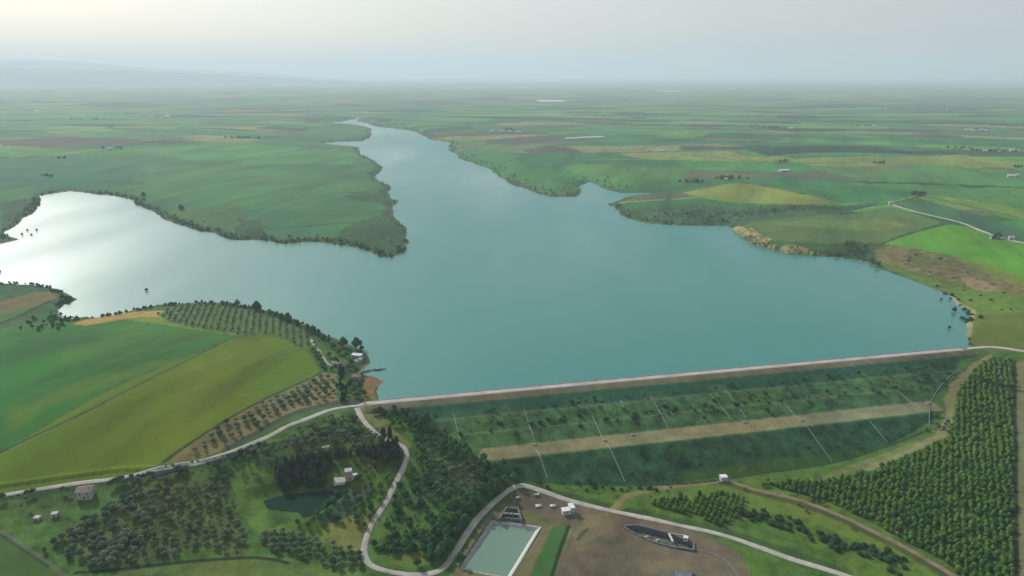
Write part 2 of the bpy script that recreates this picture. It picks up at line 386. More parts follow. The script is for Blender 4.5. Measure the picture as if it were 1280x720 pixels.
def resample(pts, step):
    pts = [np.array(p, float) for p in pts]
    # catmull-rom then even steps
    out = []
    P = [2 * pts[0] - pts[1]] + pts + [2 * pts[-1] - pts[-2]]
    for i in range(1, len(P) - 2):
        p0, p1, p2, p3 = P[i - 1:i + 3]; L = np.linalg.norm(p2 - p1); k = max(2, int(L / step))
        for j in range(k):
            t = j / k
            out.append(.5 * ((2 * p1) + (-p0 + p2) * t + (2 * p0 - 5 * p1 + 4 * p2 - p3) * t * t + (-p0 + 3 * p1 - 3 * p2 + p3) * t ** 3))
    out.append(pts[-1]); return np.array(out)
def ribbon(name, pts, width, m, lift=.3, step=5, parent=None, jit=.3, cut=False):
    C_ = resample(pts, step); T = np.gradient(C_, axis=0); T /= np.linalg.norm(T, axis=1)[:, None] + 1e-9; Nn = np.stack([-T[:, 1], T[:, 0]], 1)
    q = np.arange(len(C_)) * step
    wl = width / 2 * (1 + jit * (fbm(q * 1., q * 0., 25, 3, 1) - .5) * 2); wr = width / 2 * (1 + jit * (fbm(q * 1., q * 0., 25, 3, 4) - .5) * 2)
    offs = [(-1.25, -1), (-1, 0), (-.5, 0), (0, 0), (.5, 0), (1, 0), (1.25, -1)]
    V = []
    for o, dn in offs:
        p = C_ + Nn * (o * np.where(o < 0, wl, wr))[:, None]
        z = height(p[:, 0], p[:, 1]) + lift - (.8 + lift if dn else 0) * 1
        V.append(np.column_stack([p, z]))
    n_ = len(C_); verts = np.concatenate(V); faces = []
    for k in range(len(offs) - 1):
        for i in range(n_ - 1): faces.append((k * n_ + i, k * n_ + i + 1, (k + 1) * n_ + i + 1, (k + 1) * n_ + i))
    faces = [f[::-1] for f in faces]
    return link_mesh(name, verts, faces, MT[m], parent, smooth_=True)

# ------------------------------------------------------------------ terrain sheet
PR = np.concatenate([np.linspace(760, 330, 345), np.linspace(328.8, 100, 190)[0:]])
dep = PITCH + np.arctan((PR - 360) / F)
Yr = H / np.tan(dep)
Yr = np.concatenate([np.linspace(-200, Yr[0] - 12, 26), Yr, [14000 + 0 * 1, 20000, 28000, 40000, 60000, 90000]])
Yr = np.unique(np.sort(Yr))
core = np.linspace(-.80, .80, 1060)
tt = np.concatenate([-.80 - np.geomspace(.003, 1.1, 60)[::-1], core, .80 + np.geomspace(.003, 1.1, 60)])
GX = tt[None, :] * (Yr[:, None] + 300); GY = np.repeat(Yr[:, None], len(tt), 1)
nr, nc = GX.shape
X = GX.ravel(); Y = GY.ravel()
Z = height(X, Y)
ZG = Z.reshape(nr, nc)
def height(x, y, cut=True):       # from here on: read the finished terrain sheet
    x = np.asarray(x, float); y = np.asarray(y, float)
    yc = np.clip(y, Yr[0] + .01, Yr[-1] - 1); i = np.clip(np.searchsorted(Yr, yc) - 1, 0, nr - 2); fy = (yc - Yr[i]) / (Yr[i + 1] - Yr[i])
    t = np.clip(x / (yc + 300), tt[0] + 1e-6, tt[-1] - 1e-6); j = np.clip(np.searchsorted(tt, t) - 1, 0, nc - 2); fx = (t - tt[j]) / (tt[j + 1] - tt[j])
    return (ZG[i, j] * (1 - fx) + ZG[i, j + 1] * fx) * (1 - fy) + (ZG[i + 1, j] * (1 - fx) + ZG[i + 1, j + 1] * fx) * fy
col = np.zeros((len(X), 4)); tex = np.zeros((len(X), 4)); tex[:, 3] = 1
RD = np.sqrt(X * X + Y * Y)
BASE = np.array([.048, .112, .032])
al = 1 - smooth(1200, 1600, RD)
col[:, :3] = BASE; col[:, 3] = al
tex[:, 0] = .55; tex[:, 1] = .3
def paint(pts, c, a=1.0, t0=.35, t1=.5, edge=0, soft=0, world=False, mode='poly', width=2, strength=1.0, rag=0):
    P = np.array(pts if world else W_(pts))
    xx, yy = X, Y
    pad = 40 + rag + width
    m0 = (X > P[:, 0].min() - pad) & (X < P[:, 0].max() + pad) & (Y > P[:, 1].min() - pad) & (Y < P[:, 1].max() + pad)
    idx = np.nonzero(m0)[0]
    if len(idx) == 0: return
    x = X[idx]; y = Y[idx]
    if rag:
        x = x + (fbm(x, y, rag * 2.5, 3, 21) - .5) * 2 * rag; y = y + (fbm(x, y, rag * 2.5, 3, 31) - .5) * 2 * rag
    if mode == 'poly':
        k = inside(x, y, P)
        if len(x) < 200000 and P[:, 1].min() < 2500:
            sdist = segdist(x, y, P, True) * np.where(k, 1, -1); k = smooth(-.9, .9, sdist)
        k = k.astype(float)
        if soft: k = k * smooth(0, soft, segdist(x, y, P, True))
    else:
        d = segdist(x, y, resample(P, 12))
        k = 1 - smooth(width / 2 - .6, width / 2 + .6 + soft, d)
    k = k * strength
    c = np.array(c)
    col[idx, :3] = col[idx, :3] * (1 - k[:, None]) + c * k[:, None]
    col[idx, 3] = col[idx, 3] * (1 - k) + a * k
    tex[idx, 0] = tex[idx, 0] * (1 - k) + t0 * k; tex[idx, 1] = tex[idx, 1] * (1 - k) + t1 * k
def line(pts, width, c, **k): paint(pts, c, mode='line', width=width, **k)

SCRUB = (.030, .068, .030); DARKG = (.024, .055, .028)
# --- left peninsula and left bank
paint([(0,330),(-300,330),(-300,190),(0,196),(120,193),(260,186),(350,172),(430,150),(470,150),(480,180),(515,300),(490,330),(300,310),(160,255),(60,250),(30,300)], (.040,.138,.056), t0=.12, t1=.5, rag=10)
paint([(160,186),(300,178),(400,186),(455,190),(440,205),(330,205),(230,200)], (.055,.195,.062), t0=.1, t1=.6, rag=15)
paint([(100,215),(200,205),(330,212),(440,225),(470,240),(400,262),(260,262),(180,240)], (.048,.155,.058), t0=.1, t1=.7, rag=20)
paint([(0,200),(110,196),(180,210),(160,232),(60,235),(-80,240),(-80,205)], (.020,.125,.062), t0=.12, t1=.5, rag=20)
paint([(210,262),(300,258),(330,280),(270,288),(230,278)], (.06,.13,.045), t0=.25, t1=.4, rag=12)
for p in ([(0,228),(90,225),(180,230)], [(340,286),(400,281),(470,278)], [(430,240),(460,242),(484,241)], [(425,210),(470,206)], [(420,224),(468,221)], [(370,172),(400,184),(440,190)], [(0,198),(100,194),(150,187)], [(290,174),(340,173)]):
    line(p, 6, DARKG, soft=6, strength=.8)
# dark scrub along the waterline of the whole lake
k = np.zeros(len(X)); m = (RD < 6000) & (Y > 350)
dsh = np.full(len(X), 1e9); dsh[m] = segdist(X[m], Y[m], SHORE, True)
tD, sD = dam_ts(X, Y)
near_dam = (tD > -20) & (tD < DL + 40) & (sD > -30)
wband = np.where((X > 330) & (Y < 1250), 7, 24) + 26 * (fbm(X, Y, 60, 3, 8) - .5)
k = (1 - smooth(wband * .7, wband, dsh)) * (Z > 0) * (~near_dam) * .85
col[:, :3] = col[:, :3] * (1 - k[:, None]) + np.array(SCRUB) * k[:, None]; col[:, 3] = np.maximum(col[:, 3], k); tex[:, 0] = np.maximum(tex[:, 0], k)
k = (1 - smooth(1.5, 4.5, dsh)) * (Z > -1) * (~near_dam) * (fbm(X, Y, 40, 3, 2) > .45) * .8
col[:, :3] = col[:, :3] * (1 - k[:, None]) + np.array((.22, .19, .13)) * k[:, None]
# scrub hollows on the peninsula
for p in ([(415,300),(430,285),(470,270),(490,262),(505,290),(505,310),(480,318)], [(290,292),(300,272),(325,278),(340,300)], [(0,300),(0,255),(60,245),(50,262),(20,285)], [(430,246),(480,243),(490,256),(450,252)]):
    paint(p, SCRUB, t0=.7, t1=0, rag=14, strength=.8)
# --- near left fields
paint([(-120,352),(0,354),(60,359),(92,372),(75,390),(80,405),(0,415),(-120,430)], (.045,.10,.036), t0=.6, t1=.2, rag=3)
paint([(-100,352),(13,353),(60,359),(68,364),(30,370),(0,378),(-100,395)], (.032,.085,.040), t0=.7, t1=.2)
paint([(-100,394),(0,377),(40,366),(62,365),(72,372),(45,382),(0,392),(-100,408)], (.150,.115,.062), t0=.2, t1=.8)
paint([(-100,408),(0,392),(45,382),(70,373),(40,387),(0,402),(-100,420)], (.085,.15,.035), t0=.2, t1=.6)
line([(0,405),(30,392),(62,376)], 5, DARKG)
F1 = [(-140,440),(0,412),(90,404),(150,398),(200,397),(235,408),(298,420),(0,566),(-140,640)]
paint(F1, (.030,.128,.024), t0=.10, t1=.7)
paint([(170,400),(250,410),(290,418),(200,445),(80,470),(60,440)], (.045,.135,.030), t0=.1, t1=.7, rag=10, soft=14)
paint([(0,520),(100,470),(220,440),(240,448),(0,560)], (.085,.150,.026), t0=.15, t1=.6, rag=16, soft=18, strength=.75)
paint([(0,418),(110,410),(170,412),(60,450),(0,460)], (.022,.095,.036), t0=.12, t1=.6, rag=12, soft=20, strength=.7)
paint([(88,405),(120,396),(150,390),(195,388),(222,391),(200,399),(150,400),(105,408)], (.30,.21,.075), t0=.3, t1=.5, rag=3, soft=4)
paint([(150,399),(205,396),(240,402),(290,412),(300,420),(240,412),(190,404)], (.13,.18,.035), t0=.25, t1=.4, rag=5)
F2 = [(303,422),(330,419),(352,423),(380,436),(392,450),(400,464),(385,474),(348,490),(300,514),(250,545),(190,585),(130,597),(0,616),(-140,632),(-140,642),(0,569)]
paint(F2, (.100,.158,.012), t0=.12, t1=.7)
line([(300,421),(150,494),(0,567.5),(-120,630)], 3.2, (.13,.15,.06)); line([(298,420.5),(150,493),(0,566),(-120,628)], 1.6, (.015,.03,.018))
# olive grove soils
G3P = [(197,393),(215,386),(260,381),(320,386),(365,402),(392,425),(398,440),(380,436),(345,420),(303,419),(270,414),(235,408),(212,403)]
paint(G3P, (.075,.130,.045), t0=.6, t1=.1)
G2P = [(205,580),(250,547),(300,516),(348,492),(385,475),(402,466),(420,468),(421,500),(395,510),(360,517),(325,538),(292,558),(250,573)]
paint(G2P, (.150,.140,.080), t0=.6, t1=.3)
line([(402,466),(348,491),(300,515.5),(250,546),(205,577)], 2.2, (.02,.035,.02))
LANE = [(275,566),(282,560),(300,549),(322,537),(345,524),(370,513),(400,505),(425,500),(440,498),(462,500),(464,506),(440,506),(425,506),(395,511),(368,519),(343,531),(320,545),(290,560)]
paint(LANE, (.045,.060,.062), t0=.12, t1=0)
paint([(470,499),(468,488),(472,480),(481,477),(470,470),(462,470),(455,475),(452,498)], (.17,.115,.075), t0=.3, t1=0)
# --- downstream left: grass and scrub between the roads
paint([(0,622),(105,606),(155,599),(255,579),(320,551),(370,524),(430,512),(447,512),(476,546),(508,566),(493,610),(467,652),(455,688),(466,710),(490,722),(-200,760),(-200,640)], (.055,.108,.026), t0=.9, t1=.15)
G1P = [(128,640),(165,612),(215,599),(270,592),(290,602),(292,640),(308,668),(305,688),(280,694),(240,685),(215,700),(195,692),(185,703),(140,711),(105,705),(75,692),(70,672),(95,655)]
paint(G1P, (.070,.110,.036), t0=.7, t1=.1, rag=5)
paint([(-40,690),(0,668),(30,688),(60,706),(85,722),(-40,740)], (.052,.095,.022), t0=.2, t1=.6)
line([(-40,640),(0,664),(30,683.5),(60,704),(84,722)], 3, (.10,.11,.07)); line([(0,668),(30,688),(60,708)], 2, DARKG)
paint([(290,600),(330,560),(350,570),(340,620),(330,640),(345,660),(320,672),(300,640)], (.095,.150,.030), t0=.5, t1=.2, rag=5)
paint([(395,652),(480,640),(470,680),(440,690),(400,675)], (.12,.135,.045), t0=.7, t1=.1, rag=5)
paint([(350,655),(400,650),(420,672),(330,664)], (.10,.15,.028), t0=.5, t1=.1, rag=3)
paint([(140,716),(220,702),(330,693),(440,712),(470,722),(120,730)], (.085,.125,.035), t0=.6, t1=.1)
line([(95,716),(200,706),(320,697),(360,704)], 3, (.015,.03,.02)); line([(0,624),(60,616),(160,599),(250,580),(310,562)], 6, (.028,.06,.028), strength=.85, rag=1)
paint([(462,535),(476,545),(500,556),(506,564),(500,590),(440,560),(450,535)], (.04,.075,.03), t0=.8, t1=0)
paint([(300,575),(350,552),(420,528),(480,540),(490,560),(400,575),(340,585)], (.055,.10,.032), t0=1, t1=0)
paint([(412,612),(440,606),(470,606),(440,640),(405,655),(392,650),(420,628)], (.055,.085,.06), t0=.6, t1=0, rag=3)
# inner loop of the winding road
paint([(476,520),(520,532),(560,556),(600,575),(640,600),(611,632),(571,686),(545,712),(490,712),(465,700),(459,676),(480,634),(502,592),(512,566),(490,545)], (.060,.120,.030), t0=.9, t1=.1)
paint([(530,565),(560,560),(600,575),(625,598),(600,620),(560,620),(530,600)], (.080,.125,.050), t0=.8, t1=.1, rag=5)
paint([(520,690),(540,682),(550,700),(520,708),(490,704)], (.115,.14,.035), t0=.4, t1=.1, rag=3)
paint([(448,512),(470,512),(500,540),(515,560),(506,558),(478,540),(462,528)], (.13,.15,.055), t0=.5, t1=.1, rag=2)
# --- valley floor right of the basin
paint([(640,598),(700,606),(850,606),(905,601),(1030,582),(1110,560),(1160,540),(1190,500),(1230,450),(1290,440),(1500,440),(1500,800),(1060,800),(1060,722),(980,696),(860,660),(740,634),(660,610)], (.066,.120,.026), t0=.8, t1=.15)
YARD = [(652,611),(700,624),(756,638),(800,648),(850,659),(880,668),(905,676),(925,690),(934,703),(938,720),(938,760),(660,760),(690,722),(712,672),(714,660),(690,655),(650,643),(630,640),(622,634)]
paint(YARD, (.118,.100,.084), t0=.4, t1=.0, rag=2)
paint([(560,722),(612,640),(650,640),(692,655),(716,662),(700,700),(690,740),(560,740)], (.15,.14,.085), t0=.35, t1=.1)
paint([(612,634),(632,628),(650,638),(630,640)], (.095,.12,.05), t0=.5, t1=0)
paint([(655,645),(690,655),(712,660),(690,652),(660,640)], (.10,.13,.045), t0=.5, t1=0, rag=1)
paint([(691,658),(711,657.5),(696,700),(688,730),(655,745),(664,715)], (.050,.125,.040), t0=.3, t1=.1)
line([(711,657.5),(696,700),(686,735)], 3, (.018,.04,.018))
paint([(730,645),(760,640),(770,660),(740,676),(720,690),(716,672)], (.15,.125,.09), t0=.3, t1=.2, rag=3)
line([(722,675),(728,667),(735,661)], 3, (.05,.08,.03))
paint([(868,668),(930,683),(980,700),(1020,715),(1020,760),(950,760),(938,720),(925,692),(900,676)], (.068,.125,.028), t0=.6, t1=.1, rag=1)
paint([(790,700),(860,695),(880,715),(800,722)], (.155,.125,.09), t0=.25, t1=.2, rag=5, soft=6)
line([(640,603),(700,617),(756,631),(850,651),(920,668),(990,691),(1060,716)], 7, (.036,.07,.028), strength=.8)
paint([(770,640),(775,628),(790,617),(830,610),(870,606),(900,606),(935,608),(1000,626),(1060,650),(1120,680),(1170,712),(1150,712),(1080,680),(1000,645),(930,640),(850,640),(790,632)], (.088,.145,.032), t0=.5, t1=.2)
line([(765,638),(773,630),(783,620),(823,611),(850,607),(895,602)], 6, (.20,.165,.09), rag=1)
line([(905,604),(950,617),(1000,630),(1050,649),(1085,666),(1135,691),(1180,718)], 7, (.05,.055,.03), strength=.85)
paint([(1100,585),(1085,590),(1075,585),(1090,573),(1130,560),(1170,543),(1183,520),(1180,500),(1188,480),(1212,458),(1236,443),(1247,447),(1215,465),(1196,490),(1192,520),(1184,545),(1150,562),(1110,578)], (.20,.175,.095), t0=.4, t1=.1, rag=2)
paint([(1010,602),(1040,590),(1090,572),(1150,548),(1140,560),(1090,580),(1040,600)], (.14,.145,.06), t0=.5, t1=.1, rag=2)
FORP = [(1205,478),(1222,458),(1238,447),(1262,450),(1267,520),(1268,735),(1210,735),(1186,705),(1135,678),(1080,648),(1030,625),(975,611),(955,604),(985,602),(1035,600),(1090,588),(1112,578),(1152,562),(1186,548),(1194,520),(1197,492)]
paint(FORP, (.035,.085,.026), t0=.6, t1=0)
paint([(1269,452),(1500,452),(1500,800),(1271,800)], (.16,.15,.085), t0=.3, t1=.4)
line([(1266,450),(1267,560),(1268,740)], 6, (.03,.05,.025))
# --- right bank
paint([(1212,430),(1215,388),(1190,368),(1130,346),(1090,330),(1100,310),(1180,300),(1500,300),(1500,445),(1240,440)], (.080,.120,.028), t0=.3, t1=.3, rag=4)
paint([(1110,335),(1150,345),(1200,360),(1290,372),(1290,395),(1215,385),(1185,365)], (.085,.15,.03), t0=.4, t1=.2, rag=6)
paint([(1088,312),(1110,306),(1150,310),(1203,324),(1250,342),(1285,362),(1285,372),(1230,366),(1180,352),(1120,334),(1098,328)], (.135,.120,.062), t0=.8, t1=.2, rag=9, soft=10)
paint([(1130,322),(1150,318),(1180,330),(1150,334)], (.09,.12,.045), t0=.5, t1=0, rag=4)
paint([(1200,345),(1225,348),(1250,360),(1230,366),(1205,357)], (.22,.16,.10), t0=.5, t1=0, rag=4, soft=5)
paint([(1105,305),(1146,290),(1186,280),(1215,284),(1250,298),(1290,306),(1500,340),(1500,390),(1290,356),(1253,338),(1203,322),(1146,311)], (.085,.23,.022), t0=.12, t1=.7)
paint([(1180,318),(1230,325),(1285,348),(1285,362),(1240,345),(1200,328)], (.15,.19,.03), t0=.2, t1=.5, rag=5, soft=6, strength=.8)
paint([(920,286),(940,276),(1000,270),(1060,268),(1115,258),(1180,278),(1140,290),(1100,304),(1050,305),(990,302),(950,300)], (.078,.135,.050), t0=.25, t1=.5, rag=4)
paint([(960,280),(1010,274),(1100,274),(1150,280),(1100,290),(1000,285)], (.13,.165,.045), t0=.2, t1=.5, rag=8, soft=10, strength=.8)
paint([(778,264),(806,258),(870,256),(920,260),(1000,254),(1050,258),(1110,250),(1060,266),(1000,272),(940,277),(915,283),(850,282),(806,279)], (.045,.095,.048), t0=.8, t1=0, rag=6)
paint([(850,241),(885,234),(914,229),(940,230),(968,235),(1000,242),(1045,252),(1015,255),(984,255.5),(917,254),(880,248)], (.17,.215,.045), t0=.08, t1=.5)
paint([(1115,256),(1150,248),(1220,268),(1290,292),(1290,303),(1250,297),(1200,279),(1146,265)], (.040,.115,.060), t0=.12, t1=.7)
paint([(1160,246),(1290,262),(1290,278),(1230,264)], (.12,.20,.04), t0=.12, t1=.6, rag=4)
paint([(1020,318),(1040,305),(1075,302),(1092,312),(1098,330),(1070,324)], SCRUB, t0=.8, t1=0, rag=4)
line([(984,256),(1030,259),(1060,262),(1085,258),(1113,253)], 8, DARKG, soft=3); line([(1116,254),(1135,250),(1152,245)], 9, DARKG, soft=2); line([(1160,246),(1230,262),(1290,276)], 5, DARKG, soft=2)
for p in ([(975,205),(1010,204),(1070,203)], [(1110,183),(1190,186),(1270,190)], [(830,265),(850,236),(940,226)], [(850,193),(960,203),(1010,207)], [(930,160),(990,163)], [(1160,205),(1275,212)], [(690,150),(850,158),(960,160)], [(1130,170),(1280,175)]):
    line(p, 9, DARKG, soft=8, strength=.8)
for p, c in (([(850,182),(945,183),(950,186),(850,188)], (.06,.055,.06)), ([(1185,189),(1250,186),(1285,190),(1285,195),(1220,196)], (.035,.07,.045)), ([(565,183),(640,172),(760,174),(700,180),(640,190),(585,196)], (.10,.16,.06)),
             ([(590,176),(700,168),(750,176),(640,182)], (.07,.085,.07)), 
             ([(720,205),(860,210),(850,228),(760,232),(700,222)], (.060,.165,.055)), ([(1000,208),(1160,206),(1285,216),(1285,234),(1080,226)], (.060,.175,.050)), ([(1020,214),(1100,208),(1160,210),(1080,216)], (.10,.12,.075))):
    paint(p, c, t0=.15, t1=.6, rag=14)
for p, c in (([(560,190),(600,186),(660,196),(740,205),(800,212),(860,225),(830,240),(776,238),(740,222),(720,240),(690,243),(660,234),(630,222),(600,205)], (.045,.160,.055)), ([(700,205),(800,208),(850,222),(780,228),(720,218)], (.075,.185,.055)),
             ([(640,196),(720,200),(700,212),(660,210)], (.028,.12,.05)), ([(775,236),(830,226),(900,226),(880,234),(850,241),(800,244),(765,250)], (.040,.13,.05)), ([(860,226),(960,222),(1060,226),(1150,240),(1115,252),(1050,254),(1000,240),(940,228),(880,232)], (.035,.150,.058)), ([(1050,228),(1200,232),(1290,250),(1290,262),(1160,243)], (.055,.175,.05))):
    paint(p, c, t0=.15, t1=.6, rag=10)
paint([(850,241),(885,234),(914,229),(940,230),(968,235),(1000,242),(1045,252),(1015,255),(984,255.5),(917,254),(880,248)], (.17,.215,.045), t0=.08, t1=.5)
line([(1190,369),(1198,381),(1215,388),(1212,400),(1209,420)], 5, (.26,.24,.17), soft=3, strength=.8)
line([(632,594),(682,600),(722,605),(850,605),(900,600)], 3, (.02,.045,.028)); line([(912,598),(964,590),(1038,579),(1085,566),(1130,550),(1162,537)], 3, (.02,.045,.028))
# cliff rock
cd = segdist(X, Y, CLIFF, pad=60)
k = (cd < 34) * (dsh < 30) * (dsh > 1) * (Z > .8) * (Z < 11) * (fbm(X, Y, 16, 3, 6) > .44 + .10 * smooth(150, 330, np.hypot(X - CLIFF[0][0], Y - CLIFF[0][1]))) * .8
col[:, :3] = col[:, :3] * (1 - k[:, None]) + np.array((.36, .27, .18)) * k[:, None]; tex[:, 0] = np.maximum(tex[:, 0], k * .8)

# --- dam face
base_ground = None
dz_ = dam_z(X, Y)
isdam = (np.abs(Z - dz_) < 1e-6) & (sD > -16) & (sD < 145) & (tD > -30) & (tD < DL + 45) & (Y > 350)
def band(s0, s1, c, t0, t1, t=(-99, 9999), wob=0, strength=1):
    sw = sD + (fbm(tD, sD * .4, 40, 3, 77) - .5) * 2 * wob
    k = isdam * smooth(s0 - .8, s0 + .8, sw) * (1 - smooth(s1 - .8, s1 + .8, sw)) * smooth(t[0] - 3, t[0] + 3, tD) * (1 - smooth(t[1] - 3, t[1] + 3, tD)) * strength
    col[:, :3] = col[:, :3] * (1 - k[:, None]) + np.array(c) * k[:, None]; col[:, 3] = np.maximum(col[:, 3], k > 0)
    tex[:, 0] = tex[:, 0] * (1 - k) + t0 * k; tex[:, 1] = tex[:, 1] * (1 - k) + t1 * k
band(-20, 200, (.042, .110, .046), 1.0, .5)
band(12, 33, (.020, .080, .052), .5, .3, wob=3)
band(33, 68, (.055, .122, .050), 1.0, .4, wob=1)
k = isdam * smooth(.5, .62, fbm(X, Y, 35, 4, 44)) * (sD > 20) * (sD < 66) * .5
col[:, :3] = col[:, :3] * (1 - k[:, None]) + np.array((.060, .120, .058)) * k[:, None]
band(-20, 5, (.20, .17, .14), .3, .2)
band(5, 12, (.150, .128, .095), .3, .5, wob=.7)
band(30.4, 32.6, (.115, .135, .095), .3, .2, t=(60, 600), strength=.7); band(50, 52, (.115, .135, .095), .3, .2, t=(85, 560), strength=.7)
band(69, 89, (.185, .165, .110), .45, .1, wob=.8, t=(-99, DL - 12))
band(91, 160, (.030, .086, .042), 1.0, .4, wob=.6)
band(116, 160, (.050, .110, .032), .5, .4, wob=6, t=(260, 620))

faces_idx = (np.arange(nr - 1)[:, None] * nc + np.arange(nc - 1)[None, :]).ravel()
quads = np.stack([faces_idx, faces_idx + 1, faces_idx + nc + 1, faces_idx + nc], 1)
fd = isdam[quads].sum(1) >= 3
def grid_obj(name, sel, parent=None):
    q = quads[sel]; used = np.unique(q); remap = np.zeros(len(X), np.int64); remap[used] = np.arange(len(used)); q = remap[q]
    me = bpy.data.meshes.new(name); me.vertices.add(len(used)); me.vertices.foreach_set('co', np.column_stack([X, Y, Z])[used].astype(np.float32).ravel())
    me.loops.add(q.size); me.loops.foreach_set('vertex_index', q.astype(np.int32).ravel())
    me.polygons.add(len(q)); me.polygons.foreach_set('loop_start', np.arange(0, q.size, 4, dtype=np.int32)); me.polygons.foreach_set('loop_total', np.full(len(q), 4, np.int32))
    me.polygons.foreach_set('use_smooth', np.ones(len(q), bool))
    me.update(calc_edges=True); me.validate()
    for nm, arr in (('col', col), ('tex', tex)):
        a = me.attributes.new(nm, 'FLOAT_COLOR', 'POINT'); a.data.foreach_set('color', arr[used].astype(np.float32).ravel())
    me.materials.append(MT['ground'])
    o = bpy.data.objects.new(name, me); COL.objects.link(o)
    if parent: o.parent = parent
    return o
tag(grid_obj('ground', ~fd), kind='structure')
dam = empty('embankment_dam', (0, 0, 0), label='long grassed earth dam with a pale crest road and tan berm', cat='dam')
grid_obj('embankment', fd, dam)

def dpt(t, s, dz=0):
    p = DA + DE * t + DN * s; return (p[0], p[1], float(dam_z(p[0], p[1])) + dz)
# crest road and edge kerbs as parts of the dam
ribbon('crest_road', [DA + DE * t - DN * .5 for t in np.linspace(-4, DL + 26, 24)], 7.4, 'crest_paving', .12, 6, dam, jit=.02)
for s in (-4.6, 3.8):
    mb = MB(); 
    for t in np.arange(0, DL + 20, 20): mb.beam(dpt(t, s), dpt(min(t + 20, DL + 22), s), .5, -.3, .55 if s < 0 else .3)
    mb.build('parapet', 'concrete', dam)
def chan(pxs, w=.5):
    P = W_(pxs); P = [np.array(p) for p in P]
    a, b = P[0], P[-1]; n_ = max(2, int(np.linalg.norm(b - a) / 4)); mb = MB()
    pts = [a + (b - a) * i / n_ for i in range(n_ + 1)]; pts = [(p[0], p[1], hz(*p)) for p in pts]
    for i in range(n_):
        mb.beam(pts[i], pts[i + 1], w, -.3, .22)
    mb.build('drain_channel', 'concrete', dam)
for c_ in ([(567,518),(575,551)], [(655,512),(668,551)], [(741,520),(756,552)], [(758,555),(781,602)], [(669,561),(684,597)], [(813,495),(835,535)], [(776,500),(781,514)],
           [(887,492),(914,524)], [(906,487),(933,523)], [(975,497),(1001,525)], [(1004,530),(1040,577)], [(1115,482),(1151,510)], [(1087,526),(1110,554)]): chan(c_)
for p in ((668,556), (756,551), (791,544), (931,528), (1002,526), (1159,505)):
    x, y = w1(*p); z = hz(x, y); mb = MB().box(-1.5, -1.2, -.4, 1.5, 1.2, 1.1, 0, (0, 0)); o = mb.build('valve_chamber', 'concrete', dam); o.location = (x, y, z)
    l = MB().box(-1.2, -.9, 1.1, 1.2, .9, 1.25).build('lid', 'steel', o)
# dark stone groyne at the dam's right flank
gp = [(1162,538),(1162,507),(1172,488),(1186,472),(1200,462)]; P = resample(W_(gp), 4); mb = MB()
for i in range(len(P) - 1): mb.beam((*P[i], hz(*P[i])), (*P[i + 1], hz(*P[i + 1])), .9, -.6, .6)
tag(mb.build('retaining_wall', 'dark_concrete'), 'low dark wall running down the right flank of the dam beside the track', 'wall')

# ------------------------------------------------------------------ roads
def road(name, pts, w, m, lift=.3): return tag(ribbon(name, W_(pts), w, m, lift), kind='structure')
road('valley_road', [(-120,636),(-50,627),(0,620),(50,611.5),(101,604),(155,597),(188,589),(222,583),(255,577),(296,562),(336,546),(360,533),(386,523),(412,513),(430,509.5),(447,507.5),(466,505)], 4.2, 'pale_gravel')
road('winding_road', [(446,510),(452,522),(461,533),(474,545),(490,553),(504,558),(509,568),(506,580),(501,591),(492,610),(481,631),(468,650),(459,670),(455,688),(458,700),(468,709),(494,716),(520,719),(540,717),(555,710),(571,688),(583,668),(595,651),(611,634),(628,619),(641,610),(655,607),(680,615),(706,624),(756,637),(800,646),(850,657),(917,673),(984,697),(1058,720),(1130,746)], 4.5, 'pale_gravel')
road('dirt_track', [(908,601),(930,608),(951,614),(1001,626),(1051,645),(1085,661),(1135,686),(1186,716),(1220,740)], 4.2, 'dirt')
road('abutment_road', [DA + DE * (DL + 24) for _ in range(1)] and [(1208,436.5),(1224,434.5),(1240,434),(1260,436),(1280,439),(1340,446)], 5.5, 'crest_paving', .4)
road('farm_path', [(388,424),(392,430),(400,440),(405,448),(410,455),(417,457.5)], 3.2, 'earth_path')
road('white_track', [(1115,255.5),(1125,259),(1146,265),(1175,272),(1203,279),(1228,289),(1250,297),(1290,306),(1340,318)], 5.5, 'pale_gravel', .5)
road('conifer_path', [(383,570),(392,567),(403,560),(412,558)], 2.5, 'earth_path')

# ------------------------------------------------------------------ water
def water_poly(name, pts, z, m, expand=0):
    P = np.array(pts)
    if expand:
        T = np.roll(P, -1, 0) - np.roll(P, 1, 0); T /= np.linalg.norm(T, axis=1)[:, None] + 1e-9
        area = np.sum(P[:, 0] * np.roll(P[:, 1], -1) - P[:, 1] * np.roll(P[:, 0], -1))
        sg = 1 if area > 0 else -1
        P = P + np.stack([T[:, 1], -T[:, 0]], 1) * sg * expand
    from mathutils.geometry import tessellate_polygon
    tri = tessellate_polygon([[Vector((p[0], p[1], 0)) for p in P]])
    o = link_mesh(name, [(p[0], p[1], z) for p in P], [t if ((P[t[1]][0]-P[t[0]][0])*(P[t[2]][1]-P[t[0]][1])-(P[t[1]][1]-P[t[0]][1])*(P[t[2]][0]-P[t[0]][0])) > 0 else t[::-1] for t in tri], MT[m])
    return tag(o, kind='structure')
ii, jj = np.meshgrid(np.arange(0, nr - 3, 3), np.arange(0, nc - 3, 3), indexing='ij'); ii = ii.ravel(); jj = jj.ravel()
wq = np.stack([ii * nc + jj, ii * nc + jj + 3, (ii + 3) * nc + jj + 3, (ii + 3) * nc + jj], 1)
LAKE = inside(X, Y, SHORE); ok_ = (LAKE | (dsh < 8)); low = (sD > 6) & (sD < 400) & (tD > -60) & (tD < DL + 80)
wq = wq[ok_[wq].any(1) & ~low[wq].any(1)]; us = np.unique(wq); rm = np.zeros(len(X), np.int64); rm[us] = np.arange(len(us))
